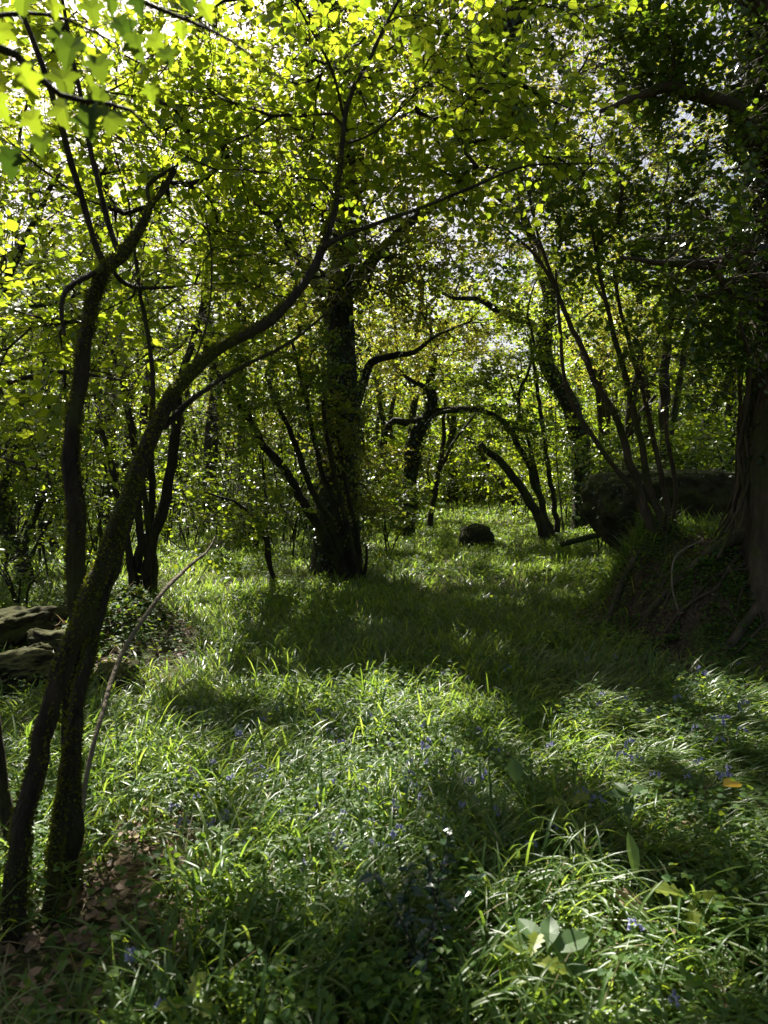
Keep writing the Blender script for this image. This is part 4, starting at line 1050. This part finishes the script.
def ground_cover():
    rng = np.random.default_rng(3)
    mb = MB()
    for (d0, d1, dens, per, seg, keel, wk) in ((.9, 5, 300, 7, 6, True, 1), (5, 10, 170, 6, 4, False, 1.1), (10, 20, 60, 5, 3, False, 1.8), (20, 50, 14, 5, 2, False, 3.4)):
        pts = region(rng, d0, d1, dens)
        blades(mb, *tuft_set(rng, pts, per, .022, (.15, .34), (.0075*wk, .014*wk), (.25, 1.1), (.5, 2.0), seg, keel))
    o = mb.build('bluebell_leaves', M['strap'])
    tag(o, 'glossy strap leaves of bluebells carpeting the clearing', 'ground cover', None, 'stuff')
    mb = MB()
    for (d0, d1, dens, per, seg, wk) in ((.9, 5, 150, 5, 5, 1), (5, 10, 110, 5, 4, 1.5), (10, 22, 60, 5, 3, 2.4), (22, 60, 10, 6, 2, 6)):
        pts = region(rng, d0, d1, dens)
        blades(mb, *tuft_set(rng, pts, per, .03, (.08, .26), (.0022*wk, .0045*wk), (.1, .9), (.3, 1.7), seg, False, cull=1.0))
    for (d0, d1, dens, seg, wk) in ((.9, 5, 34, 5, 1), (5, 12, 18, 4, 1.6)):
        pts = region(rng, d0, d1, dens)
        blades(mb, *tuft_set(rng, pts, 4, .04, (.12, .34), (.0025*wk, .0055*wk), (.5, 1.3), (.2, 1.4), seg, False, cull=.2), mat=1)
    o = mb.build('grass', [M['blade'], M['straw']])
    tag(o, 'fine woodland grass growing among the bluebells', 'grass', None, 'stuff')
    # small broad leaves low in the sward
    mb = MB()
    for (d0, d1, dens, sz, tm) in ((.9, 5, 200, .030, FINE), (5, 11, 150, .036, HEX), (11, 26, 70, .06, HEX), (26, 60, 8, .14, HEXW)):
        pts = region(rng, d0, d1, dens)
        cl = fbm(pts[:, 0]*1.4, pts[:, 1]*1.4, seed=66); pts = pts[(cl > .54) & (rng.random(len(pts)) > .7*bare(pts[:, 0], pts[:, 1]))]
        n = len(pts); per = 6
        b = np.repeat(pts, per, 0)+rng.normal(0, .03, (n*per, 2)); m = len(b)
        z = height(b[:, 0], b[:, 1])+rng.uniform(.03, .20, m)
        a = rng.uniform(0, 2*math.pi, m)
        leaves(mb, np.column_stack([b, z]), np.column_stack([np.cos(a), np.sin(a), rng.normal(0, .3, m)]), np.array([0, 0, 1.])+rng.normal(0, .4, (m, 3)), sz*rng.uniform(.6, 1.3, m), tm)
    # ivy and herbs over the bank
    n = 9000
    b = np.column_stack([rng.normal(3.15, .75, n), rng.normal(6.7, .8, n)])
    b = np.concatenate([b, np.column_stack([rng.normal(-2.65, .5, 4200), rng.normal(6.7, .7, 4200)])])
    cl = fbm(b[:, 0]*2.2, b[:, 1]*2.2, seed=67); b = b[cl > .47]; m = len(b)
    z = height(b[:, 0], b[:, 1])+rng.uniform(.01, .07, m)
    a = rng.uniform(0, 2*math.pi, m)
    leaves(mb, np.column_stack([b, z]), np.column_stack([np.cos(a), np.sin(a), rng.normal(0, .3, m)]), np.array([-.3, -.4, 1.])+rng.normal(0, .4, (m, 3)), .042*rng.uniform(.5, 1.2, m), HEXW)
    # moss cushions: tight little tufts on bank and mound
    n = 26000
    b = np.concatenate([np.column_stack([rng.normal(3.1, .8, n//2), rng.normal(6.5, .7, n//2)]), np.column_stack([rng.normal(-2.55, .55, n//2), rng.normal(6.4, .8, n//2)])])
    cl = fbm(b[:, 0]*2.8, b[:, 1]*2.8, seed=69); b = b[cl > .53]; m = len(b)
    a = rng.uniform(0, 2*math.pi, m)
    leaves(mb, np.column_stack([b, height(b[:, 0], b[:, 1])]), np.column_stack([np.cos(a), np.sin(a), rng.uniform(.5, 2.5, m)]), rng.normal(0, 1, (m, 3)), rng.uniform(.014, .034, m), HEX, 1)
    o = mb.build('undergrowth', [M['herb'], M['moss']])
    tag(o, 'low broad-leaved herbs among the grass and over the bank', 'undergrowth', None, 'stuff')
    # dead leaves
    mb = MB()
    for (d0, d1, dens) in ((.9, 4.5, 420), (4.5, 10, 150)):
        pts = region(rng, d0, d1, dens); b = bare(pts[:, 0], pts[:, 1])
        pts = pts[rng.random(len(pts)) < .15+.85*b]; m = len(pts)
        z = height(pts[:, 0], pts[:, 1])+rng.uniform(.004, .03, m); a = rng.uniform(0, 2*math.pi, m)
        leaves(mb, np.column_stack([pts, z]), np.column_stack([np.cos(a), np.sin(a), rng.normal(0, .2, m)]), np.array([0, 0, 1.])+rng.normal(0, .38, (m, 3)), .042*rng.uniform(.4, 1.3, m), FINEW)
    o = mb.build('leaf_litter', M['litter'])
    tag(o, 'curled brown dead leaves on the bare soil', 'leaf litter', None, 'stuff')
ground_cover()

def twigs():
    rng = np.random.default_rng(64)
    mb = MB()
    pts = region(rng, 1.2, 9, 9)
    for x, y in pts:
        a = rng.uniform(0, 6.28); L = rng.uniform(.12, .55); q = []
        for t in np.linspace(0, 1, 5):
            xx, yy = x+L*t*math.cos(a)+rng.normal(0, .012), y+L*t*math.sin(a)+rng.normal(0, .012)
            q.append([xx, yy, float(height(xx, yy))+rng.uniform(.01, .05)+.06*rng.random()*t, rng.uniform(.0018, .004)*(1-.5*t)])
        tube(mb, smooth_path(q, .05), 4, 0)
    tag(mb.build('twig_litter', M['bark_pale']), 'fallen dry twigs scattered through the grass', 'twig litter', None, 'stuff')
twigs()

# ================================================================== STONES AND LOGS
def ico(sub=5):
    import bmesh
    bm = bmesh.new(); bmesh.ops.create_icosphere(bm, subdivisions=sub, radius=1)
    bm.verts.ensure_lookup_table()
    v = np.array([x.co[:] for x in bm.verts]); f = np.array([[x.index for x in q.verts] for q in bm.faces]); bm.free()
    return v, f

def boulder(name, label, cat, cen, size, seed, top=None, undercut=0, mat='rock', rough=.16, lean=0):
    v, f = ico(6)
    nz = fbm(v[:, 0]*1.7, v[:, 1]*1.7, v[:, 2]*1.7, seed=seed, octv=4)-.5
    n2 = fbm(v[:, 0]*7, v[:, 1]*7, v[:, 2]*7, seed=seed+3, octv=3)-.5
    sq = np.sign(v)*np.abs(v)**.78
    p = sq*(1+rough*2*nz+.07*n2)[:, None]
    if top is not None: p[:, 2] = np.where(p[:, 2] > top, top+(p[:, 2]-top)*.25, p[:, 2])
    p[:, 0] += undercut*np.clip(-p[:, 2], 0, 1)*np.where(p[:, 0] < 0, -p[:, 0], 0)
    p[:, 0] += lean*p[:, 2]
    p = p*np.asarray(size)
    mb = MB(); mb.add(p+np.asarray(cen), f); b = np.array([cen[0], cen[1], float(height(cen[0], cen[1]))])
    return tag(mb.build(name, M[mat], None, b), label, cat)
c = P(672, 512, 9.0)
boulder('boulder', 'big dark mossy boulder with undercut left face beside the bank', 'boulder', (c[0]+.02, c[1]+.3, c[2]-.02), (1.0, .85, .70), 4, .72, .45, rough=.34)
def drape():
    rng = np.random.default_rng(12)
    o = [q for q in bpy.data.objects if q.name == 'boulder'][0]
    b = np.array(o.location); v = np.array([x.co[:] for x in o.data.vertices]); nn = np.array([x.normal[:] for x in o.data.vertices])
    cl = fbm(v[:, 0]*2.2, v[:, 1]*2.2, v[:, 2]*2.2, seed=90)
    ok = np.where((nn[:, 2]*.28+cl > .62))[0]; k = rng.choice(ok, 1500)
    mb = MB(); k = k[:450]; a = rng.normal(0, 1, (450, 3)); a[:, 2] -= .7
    leaves(mb, v[k]+nn[k]*rng.uniform(.005, .06, (450, 1)), a, nn[k]+rng.normal(0, .35, (450, 3)), rng.uniform(.03, .06, 450), HEXW)
    mb.build('ivy', M['ivy'], o)
drape()
c = G(478, 549)
boulder('boulder', 'small round mossy stone alone in the shaded grass of the clearing', 'boulder', (c[0], c[1]+.3, c[2]+.16), (.43, .36, .44), 8, None, rough=.30)

def log(name, label, pts, seed, sides=30, lump=.34):
    q = []
    for (px, py, Y, w) in pts: q.append([*P(px, py, Y), .5*w/FPX*Y])
    b = np.array(q[0][:3]); b[2] = float(height(b[0], b[1]))
    mb = MB(); tube(mb, smooth_path(q, .025), sides, 0, lump, cap=True, seed=seed)
    return tag(mb.build(name, M['deadwood'], None, b), label, 'log')
def slab(label, px, py, size, seed, lift=.05, tilt=0.0):
    c = G(px, py)
    o = boulder('mossy_stone', label, 'stone', (c[0], c[1]+size[1]*.6, c[2]+lift), size, seed, None, .1, 'deadwood', .46)
    o.rotation_euler = (0, tilt, seed*.7)
slab('broad flat mossy stone at the left edge, the lowest and nearest of the stones there', 4, 690, (.46,.30,.17), 31, .06, .15)
slab('angular mossy stone touching the trunks at left, behind the broad flat stone', 52, 668, (.30,.26,.19), 32, .08, -.2)
slab('low brown stone half hidden at the left edge above the broad flat stone', -6, 648, (.42,.3,.2), 33, .10, .1)
slab('small mossy stone at the foot of the mound on its near side', 112, 692, (.20,.17,.12), 34, .04, .2)
log('fallen_log', 'mossy fallen log lying behind the stones at the left edge', [(-50,632,6.6,34),(0,627,6.7,32),(45,622,6.8,28),(80,612,6.9,20)], 5)
log('fallen_log', 'dead log lying across the shade at the foot of the sapling by the glade', [(232,590,11.6,7),(262,583,11.7,8),(300,582,11.8,7),(330,584,11.9,5)], 6)

def stick(label, pts, seed, mat='bark_pale'):
    q = [[*P(px, py, Y), .5*w/FPX*Y] for (px, py, Y, w) in pts]
    b = np.array(q[0][:3])
    mb = MB(); tube(mb, smooth_path(q, .04), 7, 0, .1, cap=True, seed=seed)
    return tag(mb.build('fallen_branch', M[mat], None, b), label, 'branch')
stick('long thin dead branch slanting through the grass at bottom left', [(75,1018,2.15,3),(110,975,2.3,3.2),(150,935,2.4,3)], 1)
stick('dark fallen branch lying left of the boulder', [(560,545,14.5,5),(585,538,14.4,6),(612,532,14.3,4)], 2, 'bark_dark')
stick('thin bare twig hanging down the face of the right bank', [(702,540,6.35,1.6),(676,556,6.3,1.8),(672,585,6.1,1.5),(678,610,6.0,1)], 4)

# ================================================================== SMALL PLANTS
def plant(name, label, cat, pxy, parts, lift=0):
    """parts: list of (part name, material, builder(mb, base))"""
    base = G(*pxy, lift=lift); base[2] = float(height(base[0], base[1]))
    root = thing(name, base, label, cat)
    for nm, mt, fn in parts:
        mb = MB(); fn(mb, base); mb.build(nm, M[mt], root, base)
    return root

def rosette(name, label, cat, px, py, leafmat, tmpl, specs, h=.14, lift=.14):
    """a short stem that carries leaves; specs: (dx px, dy px, size px, azimuth deg, tilt)"""
    tip = G(px, py, lift=lift); base = np.array([tip[0]+.01, tip[1]+.03, float(height(tip[0], tip[1]+.03))])
    root = thing(name, base, label, cat)
    mb = MB(); tube(mb, smooth_path([[*base-[0, 0, .01], .0025], [*(.5*(base+tip)+np.array([.008, .0, 0])), .002], [*tip, .0014]], .02), 6, 0)
    mb.build('stem', M['stemgreen'], root, base)
    Y = tip[1]
    for (dx, dy, s, azd, tilt) in specs:
        o = tip+np.array([dx/FPX*Y, 0, -dy/FPX*Y*.9]); a = R(azd)
        ax = np.array([math.cos(a), math.sin(a), tilt]); nn = np.array([-tilt*math.cos(a)*.6, -.35, 1.])
        mb = MB(); leaves(mb, o[None], ax[None], nn[None], s/FPX*math.hypot(Y, 1.3)*.88, tmpl)
        mb.build('leaf', M[leafmat], root, base)
    return root
rosette('privet_sprig', 'sprig of grey-green oval leaves in the bottom foreground, larger than the other sprig', 'plant', 545, 950, 'pale', OVAL,
  [(0,0,40,175,.25),(-4,-4,36,120,.5),(4,-4,34,75,.6),(8,2,44,20,.3),(6,8,46,-20,-.25),(2,14,44,-95,-.5),(-4,18,40,-140,-.4),(12,24,40,-60,-.5),(-2,34,38,-110,-.6)])
rosette('privet_sprig', 'small sprig of four pale oval leaves in the grass, farther off at right', 'plant', 630, 797, 'pale', OVAL,
  [(0,0,26,170,.2),(-2,-3,22,115,.4),(3,0,26,35,.35),(0,6,22,-110,-.3),(-6,10,22,-160,-.3)])
rosette('oak_seedling', 'yellow-green oak seedling with three lobed leaves at lower right', 'seedling', 690, 897, 'yellow', OAK,
  [(0,0,36,165,.25),(0,2,40,-5,.1),(0,4,34,-100,-.5)])
rosette('oak_seedling', 'yellow-green oak seedling beside the larger sprig of oval leaves', 'seedling', 530, 958, 'yellow', OAK,
  [(0,0,30,150,.4),(0,0,32,60,.5),(2,2,34,-30,.1),(-2,4,30,-130,-.3)])
rosette('oak_seedling', 'bright oak seedling at the bottom edge, left', 'seedling', 187, 1003, 'yellow', OAK,
  [(0,0,32,70,.6),(0,2,30,180,.0),(2,2,30,-15,.0),(0,5,34,-110,-.6)])
rosette('oak_seedling', 'yellowish oak seedling in the grass just right of the round pale leaf', 'seedling', 572, 806, 'yellow', OAK,
  [(0,0,28,160,.2),(0,0,30,40,.3),(2,4,28,-60,-.3),(-3,4,26,-140,-.2)])
rosette('oak_seedling', 'tiny bright oak seedling right of the upright dock leaf', 'seedling', 724, 862, 'yellow', OAK,
  [(0,0,20,-80,-.4),(0,-4,16,130,.4)])
rosette('dock_plant', 'single long upright dock leaf catching the sun at lower right', 'plant', 636, 880, 'pale', outline_tmpl(mirror([(0,0),(.1,.05),(.3,.13),(.6,.16),(.85,.09),(1,0)]), .4, .1),
  [(0,-2,44,95,2.6),(3,4,30,-70,-.6)], lift=.10)
rosette('plantain', 'single round pale leaf standing in the grass right of the middle', 'plant', 516, 782, 'pale', outline_tmpl(mirror([(0,0),(.12,.18),(.35,.36),(.65,.38),(.9,.2),(1,0)]), .2, .1),
  [(0,0,24,95,2.4)], lift=.16)
rosette('fallen_leaf', 'orange-yellow fallen leaf lying on the grass at far right', 'leaf', 733, 786, 'orange', OVAL, [(-10,0,27,20,.1)], lift=.15)
rosette('dead_leaf', 'large brown dead leaf lying below the long dock leaf', 'leaf', 610, 888, 'litter', OVAL, [(0,0,44,-35,-.3)], lift=.10)

def holly():
    rng = np.random.default_rng(19)
    base = G(425, 985); root = thing('holly_bush', base, 'dark young holly with glinting leaves in the bottom centre', 'shrub')
    pts = []
    for k in range(7):
        top = base+np.array([rng.normal(0, .13), rng.normal(.02, .10), rng.uniform(.22, .48)])
        b0 = base+np.array([rng.normal(0, .05), rng.normal(0, .04), -.01])
        q = smooth_path([[*b0, .004], [*(.5*(b0+top)+rng.normal(0, .02, 3)), .003], [*top, .0015]], .03)
        mb = MB(); tube(mb, q, 6, 0, seed=k); mb.build('stem', M['bark_dark'], root, base)
        pts.append(q[3:, :3])
    pts = np.concatenate(pts)
    pts = np.concatenate([pts, pts[rng.integers(0, len(pts), 90)]]); n = len(pts)
    a = rng.uniform(0, 6.28, n)
    hol = outline_tmpl(mirror([(0,0),(.1,.10),(.18,.28),(.3,.17),(.42,.32),(.55,.18),(.68,.28),(.8,.11),(1,0)]), .35, .25)
    mb = MB(); leaves(mb, pts, np.column_stack([np.cos(a), np.sin(a), rng.normal(.15, .3, n)]), np.array([0, -.2, 1.])+rng.normal(0, .4, (n, 3)), rng.uniform(.030, .055, n), hol)
    mb.build('foliage', M['shine'], root, base)
holly()

def bluebells():
    rng = np.random.default_rng(23)
    def proto(seed):
        r = np.random.default_rng(seed); h = r.uniform(.15, .20)
        root = thing('bluebell', (0, 0, 0), 'x', 'flower')
        q = smooth_path([[0, 0, -.02, .0022], [.004, 0, h*.6, .002], [.018, 0, h*.93, .0016], [.05, 0, h, .0012], [.075, 0, h-.018, .0008]], .012)
        mb = MB(); tube(mb, q, 5, 0); mb.build('stem', M['stemgreen'], root)
        mb = MB()
        nb = r.integers(5, 9)
        for k in range(nb):
            i = int(len(q)*(.62+.37*k/nb)); i = min(i, len(q)-1)
            o = q[i, :3]+np.array([r.normal(0, .006), r.normal(0, .010), -.004])
            rp = np.array([[0, .0012], [.004, .0042], [.010, .0048], [.015, .0052], [.018, .0085]])
            d = norm(np.array([.35+r.normal(0, .25), r.normal(0, .35), -1.0]))
            pth = np.column_stack([o[None]+d[None]*rp[:, :1]*1.15, rp[:, 1]*1.15])
            tube(mb, pth, 6, 0)
        mb.build('flower_head', M['violet'], root)
        return root, h
    protos = [proto(s) for s in range(4)]
    mass = [(283,700),(320,708),(215,738),(252,738),(285,746),(298,746),(270,770),(305,770),(325,795),(228,800),(282,805),(255,830),(243,845),(395,735),(440,765),(420,790),(455,795),(375,710),(390,700),(535,830),(400,690),(480,720),(215,760),(345,735),(350,760),(330,775),(445,670),(510,665),(365,780),(410,752),(430,735),(460,745),(268,715),(300,725),(240,722),(385,770),(500,800),(475,775),(350,812),(310,850),(400,820),(200,790),(180,770)]
    right = [(585,785),(640,750),(655,765),(690,770),(720,765),(625,695),(700,665),(740,655),(600,700),(660,648),(618,655),(680,690),(648,705)]
    single = [((135,945),'bluebell beside the brown leaf litter at lower left'),((163,985),'violet bluebell at the bottom left, above the bright oak seedling'),
              ((640,922),'drooping bluebell under the brown dead leaf at lower right'),((680,975),'lone bluebell low at the bottom right'),
              ((550,740),'pale bluebell with open bells right above the round pale leaf'),((555,815),'bluebell just left of the yellowish oak seedling'),((748,700),'bluebell at the right edge below the bank')]
    for _ in range(46): mass.append((float(rng.uniform(170, 500)), float(rng.uniform(690, 860))))
    for _ in range(16): right.append((float(rng.uniform(585, 750)), float(rng.uniform(645, 800))))
    used = set()
    def place(px, py, label, group):
        k = int(rng.integers(4)); root, h = protos[k]
        p = G(px, py, lift=h-.01)
        if k in used:
            c = root.copy(); COL.objects.link(c)
            for ch in root.children:
                d = ch.copy(); d.parent = c; COL.objects.link(d)
        else: c = root; used.add(k)
        a = rng.uniform(-2.2, .6); s = rng.uniform(.7, .95)
        c.location = (p[0]-.05*math.cos(a), p[1]-.05*math.sin(a), float(height(p[0], p[1]))); c.rotation_euler = (rng.normal(0, .12), rng.normal(0, .12), a); c.scale = (s, s, s)
        c['label'] = label; c['category'] = 'flower'
        c['group'] = group
    for q in mass: place(*q, 'small violet-blue bluebell nodding among the grass in the middle of the sunlit clearing', 'bluebells in the sunlit middle of the clearing')
    for q in right: place(*q, 'small pale blue bluebell among the fallen straps below the right bank', 'bluebells below the right bank')
    for q, lb in single: place(*q, lb, 'single bluebells near the camera')
    for k, (root, h) in enumerate(protos):
        if k not in used:
            for ch in list(root.children): bpy.data.objects.remove(ch)
            bpy.data.objects.remove(root)
bluebells()

# ================================================================== LIGHT, CAMERA
w = bpy.data.worlds.new('World'); sc.world = w; w.use_nodes = True
nt = w.node_tree; bg = nt.nodes['Background']
sky = nt.nodes.new('ShaderNodeTexSky'); sky.sky_type = 'NISHITA'; sky.sun_disc = False
sky.sun_elevation = SUN_EL; sky.sun_rotation = SUN_AZ; sky.air_density = 1.0; sky.dust_density = 5.0; sky.ozone_density = 1.0
nt.links.new(sky.outputs[0], bg.inputs[0]); bg.inputs[1].default_value = .036

sl = bpy.data.lights.new('sun', 'SUN'); sl.energy = 5.0; sl.angle = R(.53); sl.color = (1, .95, .86)
so = bpy.data.objects.new('sun', sl); COL.objects.link(so)
so.rotation_euler = Vector(SUN).to_track_quat('Z', 'Y').to_euler(); so.location = (-8, 20, 40)

cam = bpy.data.cameras.new('camera'); co = bpy.data.objects.new('camera', cam); COL.objects.link(co)
cam.sensor_fit = 'VERTICAL'; cam.sensor_height = 34.6; cam.sensor_width = 25.95; cam.lens = 24.0
cam.clip_start = .05; cam.clip_end = 1000
co.location = (0, 0, CAMZ); co.rotation_euler = (math.pi/2-PITCH, 0, 0)
cam.dof.use_dof = True; cam.dof.focus_distance = 7.0; cam.dof.aperture_fstop = 3.6
sc.camera = co

sc.render.engine = 'CYCLES'
cy = sc.cycles
cy.max_bounces = 7; cy.diffuse_bounces = 4; cy.glossy_bounces = 2; cy.transmission_bounces = 6; cy.transparent_max_bounces = 4
cy.caustics_reflective = False; cy.caustics_refractive = False
cy.sample_clamp_indirect = 6.0
cy.use_denoising = True
try: cy.denoiser = 'OPENIMAGEDENOISE'
except Exception: pass
vs = sc.view_settings
sc.display_settings.display_device = 'sRGB'
vs.view_transform = 'Standard'; vs.look = 'None'; vs.gamma = 1.0; vs.use_curve_mapping = False; vs.exposure = 2.05
print('scene built in', round(time.time()-T00, 1), 's; faces', sum(len(m.polygons) for m in bpy.data.meshes))
